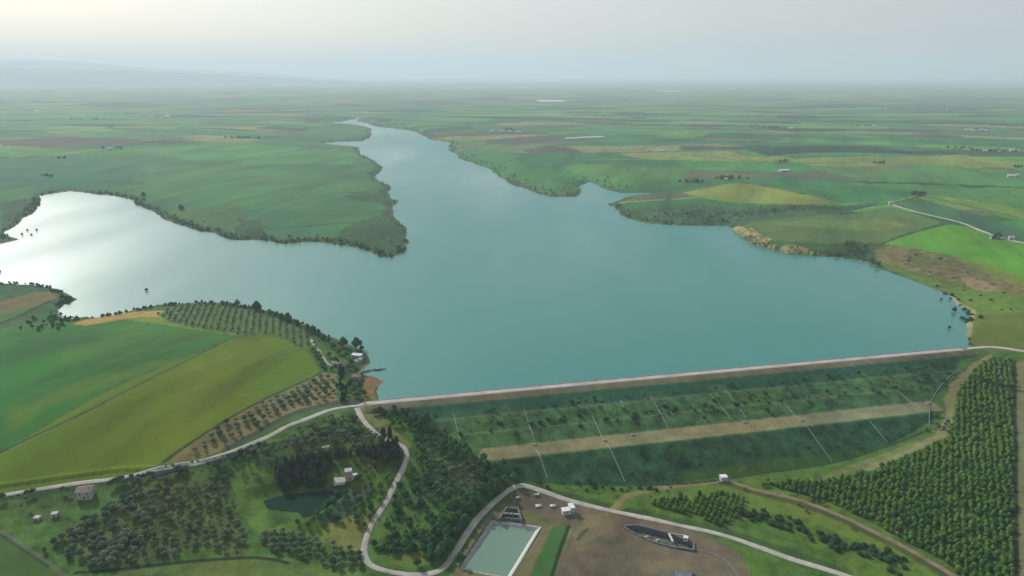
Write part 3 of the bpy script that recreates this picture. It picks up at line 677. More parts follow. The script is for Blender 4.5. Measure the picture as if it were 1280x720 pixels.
tag(link_mesh('lake_water', [(float(X[k]), float(Y[k]), 0.0) for k in us], [tuple(int(c) for c in q) for q in rm[wq]], MT['water']), kind='structure')
BZ = min(hz(p[0] + q[0], p[1] + q[1]) for p, q in zip(BASIN, ((-4, 4), (4, 4), (4, -4), (-4, -4))))
pw = PATCHW; pz = PATCHZ - .15

# ------------------------------------------------------------------ trees
def ico(r, c, sub=1, jit=.18, rr=random, sq=(1, 1, 1)):
    t = (1 + 5 ** .5) / 2
    v = [Vector(p).normalized() for p in ((-1, t, 0), (1, t, 0), (-1, -t, 0), (1, -t, 0), (0, -1, t), (0, 1, t), (0, -1, -t), (0, 1, -t), (t, 0, -1), (t, 0, 1), (-t, 0, -1), (-t, 0, 1))]
    f = [(0, 11, 5), (0, 5, 1), (0, 1, 7), (0, 7, 10), (0, 10, 11), (1, 5, 9), (5, 11, 4), (11, 10, 2), (10, 7, 6), (7, 1, 8), (3, 9, 4), (3, 4, 2), (3, 2, 6), (3, 6, 8), (3, 8, 9), (4, 9, 5), (2, 4, 11), (6, 2, 10), (8, 6, 7), (9, 8, 1)]
    for _ in range(sub):
        mid = {}; nf = []
        def mp_(a, b):
            k = (min(a, b), max(a, b))
            if k not in mid: v.append(((v[a] + v[b]) / 2).normalized()); mid[k] = len(v) - 1
            return mid[k]
        for a, b, c_ in f:
            x, y, z = mp_(a, b), mp_(b, c_), mp_(c_, a); nf += [(a, x, z), (b, y, x), (c_, z, y), (x, y, z)]
        f = nf
    out = []
    for p in v:
        s = r * (1 + rr.uniform(-jit, jit)); out.append((c[0] + p.x * s * sq[0], c[1] + p.y * s * sq[1], c[2] + p.z * s * sq[2]))
    return out, f
def crown_data(kind, rr, lod=0):
    V = []; Fc = []
    def add(v, f): b = len(V); V.extend(v); Fc.extend([tuple(b + i for i in q) for q in f])
    blobs = []
    if kind == 'olive':   # unit: height 4.2, spread 5
        for i in range(6): a = i * 1.05 + rr.random(); blobs.append(((math.cos(a) * 1.35, math.sin(a) * 1.35, 2.4 + rr.uniform(-.2, .5)), rr.uniform(.95, 1.3), (1, 1, .85)))
        blobs.append(((0, 0, 3.1), 1.3, (1, 1, .9)))
    elif kind in ('broad', 'bright'):  # height 9
        for i in range(7): a = i * .9 + rr.random(); blobs.append(((math.cos(a) * 2.1, math.sin(a) * 2.1, 4.4 + rr.uniform(-.9, 1.6)), rr.uniform(1.5, 2.2), (1, 1, .95)))
        blobs += [((0, 0, 6.6), 2.3, (1, 1, 1)), ((rr.uniform(-.6, .6), .3, 7.8), 1.4, (1, 1, 1))]
    elif kind == 'poplar':  # height 8, spread 4
        for i in range(5): blobs.append(((rr.uniform(-.6, .6), rr.uniform(-.6, .6), 2.0 + i * .95), 2.3 - abs(i - 1.3) * .40 + rr.uniform(-.2, .3), (1, 1, .95)))
        for i in range(3): a = i * 2.1 + rr.random(); blobs.append(((math.cos(a) * 1.1, math.sin(a) * 1.1, 3 + rr.uniform(-.4, .8)), 1.0, (1, 1, 1)))
    elif kind == 'dark':  # height 13 conical
        for i in range(7): blobs.append(((rr.uniform(-.7, .7), rr.uniform(-.7, .7), 2.2 + i * 1.35), 2.2 - abs(i - 2.2) * .2 + rr.uniform(-.3, .3), (1, 1, 1)))
    elif kind == 'shrub':  # height 2.2
        for i in range(4): a = i * 1.6 + rr.random(); blobs.append(((math.cos(a) * .8, math.sin(a) * .8, .8 + rr.uniform(-.1, .4)), rr.uniform(.7, 1.05), (1.1, 1.1, .8)))
        blobs.append(((0, 0, 1.2), .9, (1, 1, 1)))
    if lod:
        if kind == 'poplar': blobs = [((0, 0, 2.8), 2.4, (1, 1, 1.0)), ((rr.uniform(-.6, .6), rr.uniform(-.6, .6), 4.5), 1.75, (1, 1, 1.1)), ((rr.uniform(-.7, .7), rr.uniform(-.7, .7), 5.6), 1.0, (1, 1, 1))]
        elif kind == 'shrub': blobs = blobs[:3]
        elif kind == 'olive': blobs = blobs[::2] + [blobs[-1]]
    for c, r, sq in blobs: add(*ico(r, c, 0 if lod else 1, .28 if lod else .2, rr, sq))
    sc = {'olive': .38, 'broad': .6, 'bright': .6, 'poplar': .5, 'dark': .5, 'shrub': .3}[kind]
    for i in range({0: 230, 1: 14}[1 if lod else 0]):
        c, r, sq = rr.choice(blobs); d = Vector((rr.gauss(0, 1), rr.gauss(0, 1), rr.gauss(.3, 1))).normalized(); r2 = r * rr.uniform(.95, 1.28)
        p = Vector((c[0] + d.x * r2 * sq[0], c[1] + d.y * r2 * sq[1], c[2] + d.z * r2 * sq[2]))
        u = Vector((rr.gauss(0, 1), rr.gauss(0, 1), rr.gauss(0, 1))).normalized() * sc * rr.uniform(.5, 1); w = u.cross(d).normalized() * sc * rr.uniform(.4, .8) if u.cross(d).length > 1e-3 else Vector((sc, 0, 0))
        add([p - u, p + w, p + u, p - w], [(0, 1, 2, 3)])
    return V, Fc
TR = {'olive': (.28, .13, 2.0), 'broad': (.35, .18, 4.5), 'bright': (.35, .18, 4.5), 'poplar': (.16, .06, 4.5), 'dark': (.3, .1, 7), 'shrub': None}
def trunk_data(kind):
    if TR[kind] is None: return [], []
    r0, r1, h = TR[kind]; mb = MB().cyl(0, 0, -.6, h, r0, r1, 6)
    for i in range(3):
        a = i * 2.1; L = h * .28; mb.beam((0, 0, h * .75), (math.cos(a) * L, math.sin(a) * L, h * .75 + L), r1 * 1.1, -r1 / 2, r1 / 2)
    return mb.v, mb.f
NAME = {'olive': 'olive_tree', 'broad': 'broadleaf_tree', 'bright': 'broadleaf_tree', 'poplar': 'plantation_tree', 'dark': 'conifer_tree', 'shrub': 'shrub'}
PROTO = {}
for kd in TR:
    PROTO[kd] = []
    for vv in range(5):
        rr = random.Random(100 + vv + 10 * len(PROTO))
        cv, cf = crown_data(kd, rr); tv, tf = trunk_data(kd)
        mc = bpy.data.meshes.new(kd + '_crown'); mc.from_pydata(cv, [], cf); mc.materials.append(MT[kd]); mc.update()
        mt_ = mj = None
        if tv:
            mt_ = bpy.data.meshes.new(kd + '_trunk'); mt_.from_pydata(tv, [], tf); mt_.materials.append(MT['bark']); mt_.update()
            mj = bpy.data.meshes.new(kd + '_tree'); b = len(cv); mj.from_pydata(cv + tv, [], cf + [tuple(b + i for i in q) for q in tf])
            mj.materials.append(MT[kd]); mj.materials.append(MT['bark']); mj.polygons.foreach_set('material_index', [0] * len(cf) + [1] * len(tf)); mj.update()
        PROTO[kd].append((mt_, mc, mj or mc))
TREES = []
HT = {'olive': 4.4, 'broad': 9, 'bright': 9, 'poplar': 8, 'dark': 11.5, 'shrub': 2}
def plant(kind, x, y, s, label, group, parts=None, cat=None, sz=None, name=None):
    x = float(x); y = float(y); dist = math.sqrt(x * x + y * y + H * H)
    TREES.append(dict(kind=kind, x=x, y=y, s=s, label=label, group=group, px=HT[kind] * s * F / dist + (100 if group is None else 0), parts=parts, name=name or NAME[kind]))
def settle():
    keep_ = np.array([not (t['name'] == 'shore_tree' and t['y'] > 900) for t in TREES]); P0 = np.array([(t['x'], t['y']) for t in TREES]); wet = inside(P0[:, 0], P0[:, 1], SHORE)
    TREES[:] = [t for t, k, w_ in zip(TREES, keep_, wet) if k or not w_ ]
    P_ = np.array([(t['x'], t['y']) for t in TREES]); Z_ = height(P_[:, 0], P_[:, 1]); IN = inside(P_[:, 0], P_[:, 1], SHORE)
    kinds = {}
    for t, z, i_ in zip(TREES, Z_, IN):
        t['z'] = -.4 if i_ else (max(z, -.4) if z > -5 else z); kinds.setdefault(t['name'], []).append(t)
    for nm, L_ in kinds.items():
        L_.sort(key=lambda t: -t['px'])
        for t in L_[:298]:
            parts = t['parts'] if t['parts'] is not None else (t['px'] > 8.5 and t['kind'] != 'shrub')
            s = t['s']; tm, cm, jm = random.choice(PROTO[t['kind']]); sv = (s * random.uniform(.92, 1.1), s * random.uniform(.92, 1.1), s * random.uniform(.88, 1.15) * (.82 if t['kind'] == 'poplar' else 1))
            loc = (t['x'], t['y'], t['z'])
            if parts:
                o = empty(nm, loc, random.uniform(0, 6.28)); o.scale = sv
                for pn, me in (('trunk', tm), ('crown', cm)):
                    c = bpy.data.objects.new(pn, me); COL.objects.link(c); c.parent = o
            else:
                o = bpy.data.objects.new(nm, jm); COL.objects.link(o); o.location = loc; o.rotation_euler = (0, 0, random.uniform(0, 6.28)); o.scale = sv
            tag(o, t['label'], 'shrub' if t['kind'] == 'shrub' else 'tree', t['group'])
        if len(L_) > 298: stuff_trees(STUFFN[nm], L_[298:], 3)
STUFFN = {'olive_tree': 'olive_grove', 'broadleaf_tree': 'woodland', 'shore_tree': 'shore_woodland', 'shrub': 'scrub', 'plantation_tree': 'plantation_wood', 'conifer_tree': 'conifer_wood', 'hedge_tree': 'hedgerow', 'copse_tree': 'copse'}
def fill(polyw, sx, sy, rot, jit=.2, drop=.05, seed=1):
    P = np.array(polyw); rr = np.random.default_rng(seed); c = P.mean(0); rad = np.linalg.norm(P - c, axis=1).max()
    a = np.arange(-rad, rad, sx); b = np.arange(-rad, rad, sy); A_, B_ = np.meshgrid(a, b); A_ = A_.ravel(); B_ = B_.ravel()
    A_ = A_ + rr.uniform(-jit, jit, A_.shape) * sx; B_ = B_ + rr.uniform(-jit, jit, B_.shape) * sy
    x = c[0] + A_ * math.cos(rot) - B_ * math.sin(rot); y = c[1] + A_ * math.sin(rot) + B_ * math.cos(rot)
    k = inside(x, y, P) & (rr.random(len(x)) > drop)
    return list(zip(x[k], y[k]))
def along(pts, n_, spread, seed=0, world=False):
    rr = random.Random(seed); P = resample(pts if world else W_(pts), 3); out = []
    for i in range(n_):
        q = P[rr.randrange(len(P))]; out.append((q[0] + rr.gauss(0, spread), q[1] + rr.gauss(0, spread)))
    return out
def stuff_trees(name, L_, seed=0):
    rr = random.Random(seed); tmp = {}; VV = []; FF = []; MI = []; b = 0; kinds = sorted({t['kind'] for t in L_})
    for kind in kinds:
        tmp[kind] = []
        for i in range(6):
            v, f = crown_data(kind, rr, 1)
            if TR[kind]:
                r0, r1, h = TR[kind]; mb = MB().cyl(0, 0, -.6, h, r0, r1, 4); bb = len(v); v = v + mb.v; f = f + [tuple(bb + k for k in q) for q in mb.f]
            f3 = []
            for q in f:
                for k in range(1, len(q) - 1): f3.append((q[0], q[k], q[k + 1]))
            tmp[kind].append((np.array(v), np.array(f3)))
    for t in L_:
        v, f = tmp[t['kind']][rr.randrange(6)]; s = t['s']; a = rr.uniform(0, 6.28); cc, ss = math.cos(a), math.sin(a)
        VV.append(np.column_stack([t['x'] + (v[:, 0] * cc - v[:, 1] * ss) * s, t['y'] + (v[:, 0] * ss + v[:, 1] * cc) * s, t['z'] + v[:, 2] * s * rr.uniform(.85, 1.15) * (.82 if t['kind'] == 'poplar' else 1)]))
        FF.append(f + b); b += len(v); MI.append(np.full(len(f), kinds.index(t['kind']), np.int32))
    VV = np.concatenate(VV); FF = np.concatenate(FF)
    me = bpy.data.meshes.new(name); me.vertices.add(len(VV)); me.vertices.foreach_set('co', VV.astype(np.float32).ravel())
    me.loops.add(FF.size); me.loops.foreach_set('vertex_index', FF.astype(np.int32).ravel()); me.polygons.add(len(FF))
    me.polygons.foreach_set('loop_start', np.arange(0, FF.size, 3, dtype=np.int32)); me.polygons.foreach_set('loop_total', np.full(len(FF), 3, np.int32))
    for k in kinds: me.materials.append(MT[k])
    me.polygons.foreach_set('material_index', np.concatenate(MI)); me.update(calc_edges=True)
    o = bpy.data.objects.new(name, me); COL.objects.link(o); return tag(o, kind='stuff')
def depth(p): return p[1]
def nearest(pts, k, by=None):
    pts = sorted(pts, key=lambda p: p[0] ** 2 + p[1] ** 2); return pts[:k], pts[k:]

# winding-road mask so trees do not stand on roads
ROADS = [np.array(W_(p)) for p in ([(446,510),(461,533),(474,545),(490,553),(504,558),(509,568),(501,591),(481,631),(459,670),(455,688),(468,709),(494,716),(540,717),(555,710),(571,688),(595,651),(628,619),(641,610),(655,607),(706,624),(756,637),(850,657),(917,673),(984,697),(1058,720)],
     [(0,620),(101,604),(188,589),(255,577),(296,562),(336,546),(386,523),(430,509.5),(447,507.5)], [(388,424),(400,440),(410,455),(417,457.5)], [(908,601),(951,614),(1001,626),(1085,661),(1186,716)])]
KEEP = []
def clear(pts, d=4.0):
    if not pts: return pts
    a = np.array(pts); ok = np.ones(len(a), bool)
    for r in ROADS: ok &= segdist(a[:, 0], a[:, 1], r) > d
    for kx, ky, kr in KEEP: ok &= np.hypot(a[:, 0] - kx, a[:, 1] - ky) > kr
    return [tuple(p) for p in a[ok]]
for px_, py_, r_ in ((108,620,9), (69,643,5), (47,648,5), (436,597,17), (447,447,9), (447,473,8), (903,600,7), (455,452,8)): q = w1(px_, py_); KEEP.append((*q, r_))

# 1 grove bottom left
g1 = clear(fill(W_(G1P), 6.3, 5.6, R(28), .30, .12, 1)); rr = random.Random(1)
pA = [p for p in g1 if p[0] < w1(175, 660)[0]]; pB = [p for p in g1 if p not in pA]
n_ind = 0
for p in pA: plant('olive', *p, rr.uniform(.95, 1.3), 'dark crowded olive tree at the left end of the lower left grove', 'olive trees crowded at the left end of the lower left grove')
for p in pB: plant('olive', *p, rr.uniform(.65, 1.05), 'grey green olive tree on brown grass in the lower left grove', 'olive trees on brown grass in the lower left grove')
# 2 strip grove on bare soil
g2 = clear(fill(W_([(235,572),(255,548),(300,519),(348,496),(385,479),(400,471),(418,472),(418,496),(395,504),(362,510),(325,530),(292,550),(262,566)]), 7.5, 6.2, R(35), .15, .10, 2), 3)
for p in g2: plant('olive', *p, rr.uniform(.75, 1.1), 'small olive tree on tan bare soil beside the dark lane', 'olive trees on bare soil beside the lane')
# 3 regular grove on the hill
g3 = fill(W_(G3P), 7.6, 9.6, R(18), .10, .05, 3)
for p in g3: plant('olive', *p, rr.uniform(.68, .95), 'round olive tree in the regular rows on the hill above the lake shore', 'olive trees in rows on the hill by the lake')
# 4 lower middle grove
g4 = clear(fill(W_([(326,672),(345,660),(372,667),(400,675),(440,686),(456,700),(452,714),(430,716),(400,706),(350,692),(330,686)]), 6.2, 5.8, R(10), .2, .06, 4))
for p in g4: plant('olive', *p, rr.uniform(.75, 1.0), 'dense dark olive tree in the small grove left of the road bend', 'olive trees in the small grove by the road bend')
print('olives', len(g1), len(g2), len(g3), len(g4))
# 5 inside the loop
g5 = clear(fill(W_([(536,566),(562,560),(600,575),(628,598),(605,622),(565,640),(530,625),(520,600)]), 7.2, 4.6, R(-38), .15, .06, 5))
for p in g5: plant('olive', *p, rr.uniform(.65, .95), 'pale olive tree in slanting rows inside the loop of the winding road', 'olive trees in slanting rows inside the road loop')
belt = clear(along([(622,604),(606,620),(586,640),(572,658),(558,678),(548,694)], 120, 6.5, 3), 5)
for p in belt: plant('broad', *p, rr.uniform(.65, 1.05), 'dark green broadleaf tree in the thick belt along the road beside the basin', 'broadleaf trees in the belt by the basin road')
belt2 = clear(along([(478,518),(505,524),(530,535),(545,552),(562,566),(588,580),(608,592),(620,600)], 120, 6.0, 4), 4)
for p in belt2: plant('broad', *p, rr.uniform(.4, .8), 'bushy dark tree in the belt at the left foot of the dam', 'bushy trees at the left foot of the dam')
lp = clear(fill(W_([(500,575),(530,560),(560,590),(540,640),(560,650),(545,690),(500,690),(470,690),(485,640)]), 6, 6, R(10), .5, .30, 6))
for i, p in enumerate(lp): plant(*(('broad', *p, rr.uniform(.3, .55), 'small green tree in rough grass inside the loop of the winding road', 'small trees inside the road loop') if i % 2 else ('shrub', *p, rr.uniform(1.0, 2.0), 'green shrub in rough grass inside the loop of the winding road', 'shrubs inside the road loop')))
for q in ((485,683), (492,690), (508,678), (516,686), (512,690), (522,708), (506,684), (540,700), (467,683)):
    plant('broad', *w1(*q), rr.uniform(.6, .85), 'dark round tree on the grass at the bottom of the road loop', 'dark round trees at the bottom of the road loop')
# dark conifers by the dark patch and house
con = clear(fill(W_([(345,590),(360,580),(395,572),(412,580),(410,600),(405,612),(372,613),(348,616)]), 4.4, 4.4, R(30), .25, .04, 7))
for p in con: plant('dark', *p, rr.uniform(.6, .85), 'tall dark conifer in the plantation behind the pond', 'conifers behind the pond')  # 'pond' in these labels is the flat dark_patch sheet
con2 = clear(along([(395,577),(420,572),(450,570),(475,572),(488,576)], 38, 3.2, 9))
for p in con2: plant('dark', *p, rr.uniform(.55, .75), 'dark conifer in the row behind the house in the trees', 'conifers in the row behind the house')
con3 = [w1(*q) for q in ((480,556), (486,560), (492,564), (497,568), (484,566), (490,570), (478,562), (499,574), (494,576), (488,552), (496,560))]
for p in con3: plant('dark', *p, rr.uniform(.8, 1.05), 'tall dark conifer in the clump overhanging the winding road', 'tall conifers by the winding road')
g6 = clear(fill(W_([(352,556),(375,535),(410,522),(440,520),(465,540),(478,552),(470,566),(420,568),(385,572),(360,580),(335,582),(330,568)]), 5.8, 5.0, R(35), .32, .15, 8))
for p in g6: plant('olive', *p, rr.uniform(.7, 1.15), 'light green olive tree on the slope below the junction of the two roads', 'olive trees below the road junction')
g7 = clear(fill(W_([(415,620),(440,610),(470,606),(492,590),(484,615),(468,640),(455,665),(430,650),(400,660),(395,645)]), 6.5, 6.5, R(5), .4, .18, 9))
for p in g7: plant('broad', *p, rr.uniform(.35, .65), 'leafy bush like tree on the slope between the house and the winding road', 'bushy trees between the house and the winding road')
g8 = clear(fill(W_([(255,590),(290,570),(325,555),(330,570),(340,590),(335,605),(300,598),(285,600)]), 7.5, 6.5, R(60), .3, .25, 10))
for p in g8: plant('olive', *p, rr.uniform(.6, 1.1), 'olive tree on the bank just below the valley road', 'olive trees just below the valley road')
for p in clear(fill(W_([(395,560),(430,552),(480,548),(478,562),(470,570),(430,566),(398,570)]), 6.5, 6.0, R(20), .4, .2, 61)): plant('broad', *p, rr.uniform(.35, .6), 'rounded leafy tree on the slope above the row of conifers', 'leafy trees above the conifer row')
for q in ((457,592), (468,582), (450,598), (462,588), (446,600)): plant('bright', *w1(*q), rr.uniform(.38, .55), 'yellow green round tree beside the house terrace', 'yellow green trees beside the house terrace')
for q in ((372,655), (392,652), (385,658), (56,690), (68,680), (35,632), (430,632)): plant('broad', *w1(*q), rr.uniform(.42, .6), 'lone rounded tree in rough grass below the valley road', 'lone trees in the lower left grass')
hed = clear(along([(0,625),(60,618),(100,610)], 8, 2, 11) + along([(140,606),(200,595),(260,583),(300,570),(330,557)], 60, 3, 12), 4)
for p in hed: plant('shrub', *p, rr.uniform(.9, 1.6), 'low shrub on the lower verge of the valley road', 'shrubs along the valley road verge')
# lake farm trees
farm = [(429,434,'bright',1.5), (446,436,'broad',1.4), (452,438,'broad',.7), (405,424,'broad',.8), (398,418,'broad',.7), (411,428,'broad',.8), (417,436,'broad',.9), (424,443,'broad',.9), (433,447,'broad',.8), (439,456,'broad',.8), (436,462,'broad',.7), (412,446,'broad',.7), (446,466,'broad',.6), (452,470,'broad',.5), (420,452,'broad',.7),
        (437,484,'broad',.8), (443,490,'broad',.9), (450,486,'broad',.8), (446,496,'broad',.8), (455,494,'broad',.6), (439,478,'broad',.6), (453,502,'broad',.5), (431,494,'broad',.7)]
for i, (a, b, kd, s) in enumerate(farm):
    if i == 0: plant(kd, *w1(a, b), s, 'biggest light green round tree by the lakeside farm', None)
    elif i == 1: plant(kd, *w1(a, b), s, 'large deep green round tree just behind the white lakeside roof', None)
    else: plant(kd, *w1(a, b), s, 'dark leafy tree crowding around the lakeside farm', 'leafy trees around the lakeside farm')
for q in along([(426,458),(427,470),(427,482),(427,494),(428,503)], 26, 1.6, 13): plant('dark', *q, rr.uniform(.45, .6), 'dark tree in the straight row from the farm down to the dam', 'row of dark trees from the farm to the dam')
for q in along([(392,436),(400,450),(408,462),(418,464)], 22, 2.2, 14): plant('broad', *q, rr.uniform(.35, .55), 'small tree in the hedge beside the farm path', 'hedge trees beside the farm path')
for q in ((284,379,.55), (297,380,.75), (322,386,1.25), (338,391,.6), (352,397,.8), (360,399,.95), (371,404,.6), (384,410,.7), (391,412,.75)):
    plant('broad', *w1(q[0], q[1] + 3), q[2] * 1.4, 'tall tree standing out on the shore above the hill grove' if q[2] < 1 else 'tallest round tree standing out against the lake above the hill grove', 'tall trees on the shore above the hill grove' if q[2] < 1 else None, parts=True)
sh1 = along([(120,398),(161,391),(201,383),(235,381),(282,380),(302,384),(336,392),(369,405),(396,418),(405,424)], 170, 3.5, 15)
for q in sh1: plant('broad', *q, rr.uniform(.3, .55), 'low dark tree in the fringe between the hill grove and the lake', 'low trees on the near shore', name='shore_tree')
for q in along([(76,394),(85,402),(60,400),(40,404),(70,410),(100,400)], 60, 9, 16) + along([(72,382),(80,378),(90,374)], 16, 4, 17): plant('broad', *q, rr.uniform(.3, .65), 'flooded bushy tree around the small inlet at the left', 'flooded trees at the left inlet', name='shore_tree')
for q in ((78,375), (84,377), (95,378), (98,380)): plant('broad', *w1(*q), .95, 'tall tree on the tip of the left promontory', 'tall trees on the left promontory tip', name='shore_tree')
for q in along([(0,356),(25,355),(45,357),(62,361),(75,366)], 60, 3, 18): plant('broad', *q, rr.uniform(.35, .55), 'low tree on the shore above the brown field at the left', 'shore trees above the brown field', name='shore_tree')
# peninsula shore
pen = along([(0,300),(15,290),(30,275),(45,262),(50,250),(70,242),(107,242),(134,244),(160,249),(180,260),(201,271),(235,283),(292,299),(322,299),(353,304),(386,301),(430,306),(455,312),(475,319),(500,318),(510,303)], 1000, 9, 19)
for q in pen: plant('broad', *q, rr.uniform(.35, .68), 'dark tree in the fringe along the near edge of the big green peninsula', 'trees along the peninsula shore', name='shore_tree')
for i, q in enumerate([(184,369), (47,293), (40,297), (28,296), (35,292), (1, 346)]):
    plant('broad', *w1(*q), .62, 'lone tree standing in open water off the near left shore' if i == 0 else 'flooded tree standing in the bright water near the left edge', None if i == 0 else 'flooded trees near the left edge')
pen2 = along([(509,290),(500,278),(493,268),(496,254),(485,242),(483,231),(470,221),(471,206),(452,192),(462,168)], 220, 12, 20)
for q in pen2: plant('broad', *q, rr.uniform(.3, .6), 'small tree on the steep right hand shore of the peninsula', 'trees on the right shore of the peninsula', name='shore_tree')
# right far shore
rs = along([(462,156),(517,163),(536,172),(562,178),(563,190),(583,200),(615,213),(637,226),(664,235),(690,242),(717,242),(726,231),(738,226),(754,233),(778,239)], 420, 22, 21)
for q in rs: plant('broad', *q, rr.uniform(.4, .75), 'dark tree in the fringe along the far right bank of the lake', 'trees along the far right bank', name='shore_tree')
rs2 = along([(762,256),(778,267),(806,278),(850,281),(905,281),(880,272),(830,268),(930,268),(980,262),(1040,262)], 360, 16, 22)
for q in rs2: plant('broad', *q, rr.uniform(.3, .55), 'bush like tree in the scrub between the yellow field and the lake', 'bushy trees below the yellow field', name='shore_tree')
rs3 = along([(935,303),(950,308),(984,316),(1018,319),(1050,318),(1068,318),(1080,308),(1060,305),(1095,330)], 120, 6, 23)
for q in rs3: plant('broad', *q, rr.uniform(.28, .6), 'dark bush like tree on the slope right of the rock cliff', 'bushy trees right of the rock cliff', name='shore_tree')
for q in along([(1172,362),(1189,371),(1197,382),(1212,392),(1208,405)], 26, 5, 24): plant('shrub', *q, rr.uniform(.8, 1.8), 'grey green bush at the right hand waterline', 'bushes at the right hand waterline')
for i, q in enumerate([(1192,392), (1186,413), (1176,377), (1097,333), (1212,432)]): plant('broad', *w1(*q), [.75, .5, .45, .8, .5][i], ['tall half flooded bushy tree off the right hand shore', 'small flat tree standing in the water above the right end of the dam', 'dark tree standing in the water furthest up the right hand shore', 'dark tree leaning over the water at the edge of the brown slope', 'small dark tree at the right end of the dam crest'][i], None)
for q in fill(W_([(1120,310),(1200,325),(1270,360),(1280,400),(1230,400),(1200,370),(1130,340)]), 26, 26, .3, .5, .45, 25): plant('shrub', *q, rr.uniform(.7, 1.8), 'dark gorse bush dotted on the brown slope above the right shore', 'bushes dotted on the brown slope')
# dam shrubs
dsr = random.Random(31); nd = 0
while nd < 230:
    t = dsr.uniform(30, DL - 30); s = dsr.choice([dsr.gauss(28, 3.5), dsr.gauss(48, 4), dsr.uniform(22, 62)])
    if s < 19 or s > 64: continue
    p = dpt(t, s); plant('shrub', p[0], p[1], dsr.uniform(.5, 1.35), 'dark shrub on the upper face of the dam above the tan berm', 'shrubs on the upper dam face'); nd += 1
for i in range(34):
    t = dsr.uniform(110, DL - 20); s = dsr.uniform(96, 118); p = dpt(t, s)
    if hz(p[0], p[1]) > p[2] + .2: continue
    plant('shrub', p[0], p[1], dsr.uniform(.4, 1.1), 'dark shrub on the lower face of the dam below the tan berm', 'shrubs on the lower dam face')
for q in along([(1166,515),(1172,525),(1178,532),(1170,540)], 14, 4, 33): plant('broad', *q, dsr.uniform(.3, .5), 'bushy tree between the dark flank wall and the dirt track', 'bushy trees beside the flank wall')
# valley floor
for q in clear(along([(660,604),(720,608),(800,612),(850,612)], 34, 3.5, 34), 4): plant('shrub', *q, dsr.uniform(.5, 1.2), 'small bush in the grass strip below the dam toe', 'bushes below the dam toe')
yp = clear(fill(W_([(805,626),(845,622),(875,618),(905,616),(930,624),(928,640),(908,658),(893,655),(870,645),(835,638)]), 5.2, 4.2, R(62), .12, .05, 35), 3)
for p in yp: plant('poplar', *p, dsr.uniform(.6, .85), 'young tree in the small block of rows between the gravel road and the dam', 'young trees in the small block of rows')
for q in clear(along([(930,640),(960,650),(990,655),(1020,672),(1050,680),(1090,690),(1110,700),(1120,712)], 90, 4.5, 36), 3): plant('shrub', *q, dsr.uniform(.8, 1.7), 'shrub in the loose line across the grass right of the young plantation', 'shrubs in a loose line on the valley floor')
for q in ((931,613), (1066,662), (1008,640), (998,632)): plant('broad', *w1(*q), .38, 'round bush beside the dirt track', 'round bushes beside the dirt track')
# the big plantation
fp = clear(fill(W_(FORP), 4.7, 3.2, R(-30.4), .26, .08, 40), 3)
fp = [p for p in fp]
for p in fp: plant('poplar', *p, dsr.uniform(.48, .88), 'green plantation tree in the front rows of the big wood at the lower right', 'front plantation trees at the lower right', parts=False)
print('plantation', len(fp), 'yp', len(yp))
edge = clear(along([(955,606),(975,612),(1000,618),(1030,628),(990,606)], 30, 3, 41), 3)
for q in edge: plant('broad', *q, dsr.uniform(.3, .5), 'bushy tree at the pointed left tip of the big plantation', 'bushy trees at the plantation tip')
# far copses
for i, (a, b, n_, s) in enumerate(((945,159,14,40), (965,160,16,45), (770,236,0,1), (1150,244,16,10), (975,203,8,12), (1270,210,5,8), (1095,204,4,8), (1100,205,4,6), (1080,157,10,40), (1232,162,9,30), (1245,189,14,35), (300,173,24,22), (322,173,10,15), (640,163,14,40), (160,143,20,90), (110,150,10,60), (75,198,6,15), (140,186,10,20), (905,224,22,22), (870,228,16,18), (1245,298,6,5), (1210,186,8,40), (60,221,6,20), (225,262,5,6), (180,246,4,5))):
    c = w1(a, b)
    for k in range(n_): plant('broad', c[0] + random.gauss(0, s), c[1] + random.gauss(0, s * .35), random.uniform(.7, 1.3), 'dark tree in a small far copse among the fields', 'trees in far copses', name='copse_tree')

settle()
# ------------------------------------------------------------------ buildings
def house(name, px, py, lx, ly, h, hr, rz, wall, roof, label, cat='house', windows=(), door=None, group=None, chimney=False, flat=False, parts=True):
    x, y = w1(px, py); z = hz(x, y); o = empty(name, (x, y, z), rz, label=label, cat=cat, group=group)
    if flat:
        MB().box(-lx / 2, -ly / 2, -1, lx / 2, ly / 2, h).build('wall', wall, o)
        rf = MB().box(-lx / 2 - .3, -ly / 2 - .3, h, lx / 2 + .3, ly / 2 + .3, h + .35).build('roof', roof, o)
    else:
        MB().gable_wall(lx, ly, -1, h, h + hr).build('wall', wall, o)
        rf = MB().gable(lx, ly, h, h + hr, .45, .22).build('roof', roof, o); rf.location.z = .02
    if chimney: MB().box(lx * .2, -.5, h + hr * .3, lx * .2 + .8, .4, h + hr + .9).build('chimney', wall, rf)
    for (side, u, zc, w, hh) in windows:
        if side in 'SN': sg = -1 if side == 'S' else 1; b = (u - w / 2, sg * ly / 2 - .06, zc, u + w / 2, sg * ly / 2 + .06, zc + hh)
        else: sg = -1 if side == 'W' else 1; b = (sg * lx / 2 - .06, u - w / 2, zc, sg * lx / 2 + .06, u + w / 2, zc + hh)
        wd = MB().box(*b).build('window', 'glass', o)
    if door:
        u, w, hh = door; MB().box(u - w / 2, -ly / 2 - .08, 0, u + w / 2, -ly / 2 + .05, hh).build('door', 'dark_wood', o)
    return o
house('farmhouse', 108, 620, 10.5, 8.5, 6.0, 2.0, R(12), 'grey_wall', 'tile', 'square pale farmhouse with a faded tile roof below the valley road', windows=[('S', -2.6, 3.6, .9, 1.1), ('S', 2.4, 3.4, 1.1, 1.2), ('S', 2.6, .9, .9, 1.1), ('E', 0, 3.4, .9, 1.1), ('W', 0, 3.4, .9, 1.1)], door=(0, 1.1, 2.1), chimney=True)
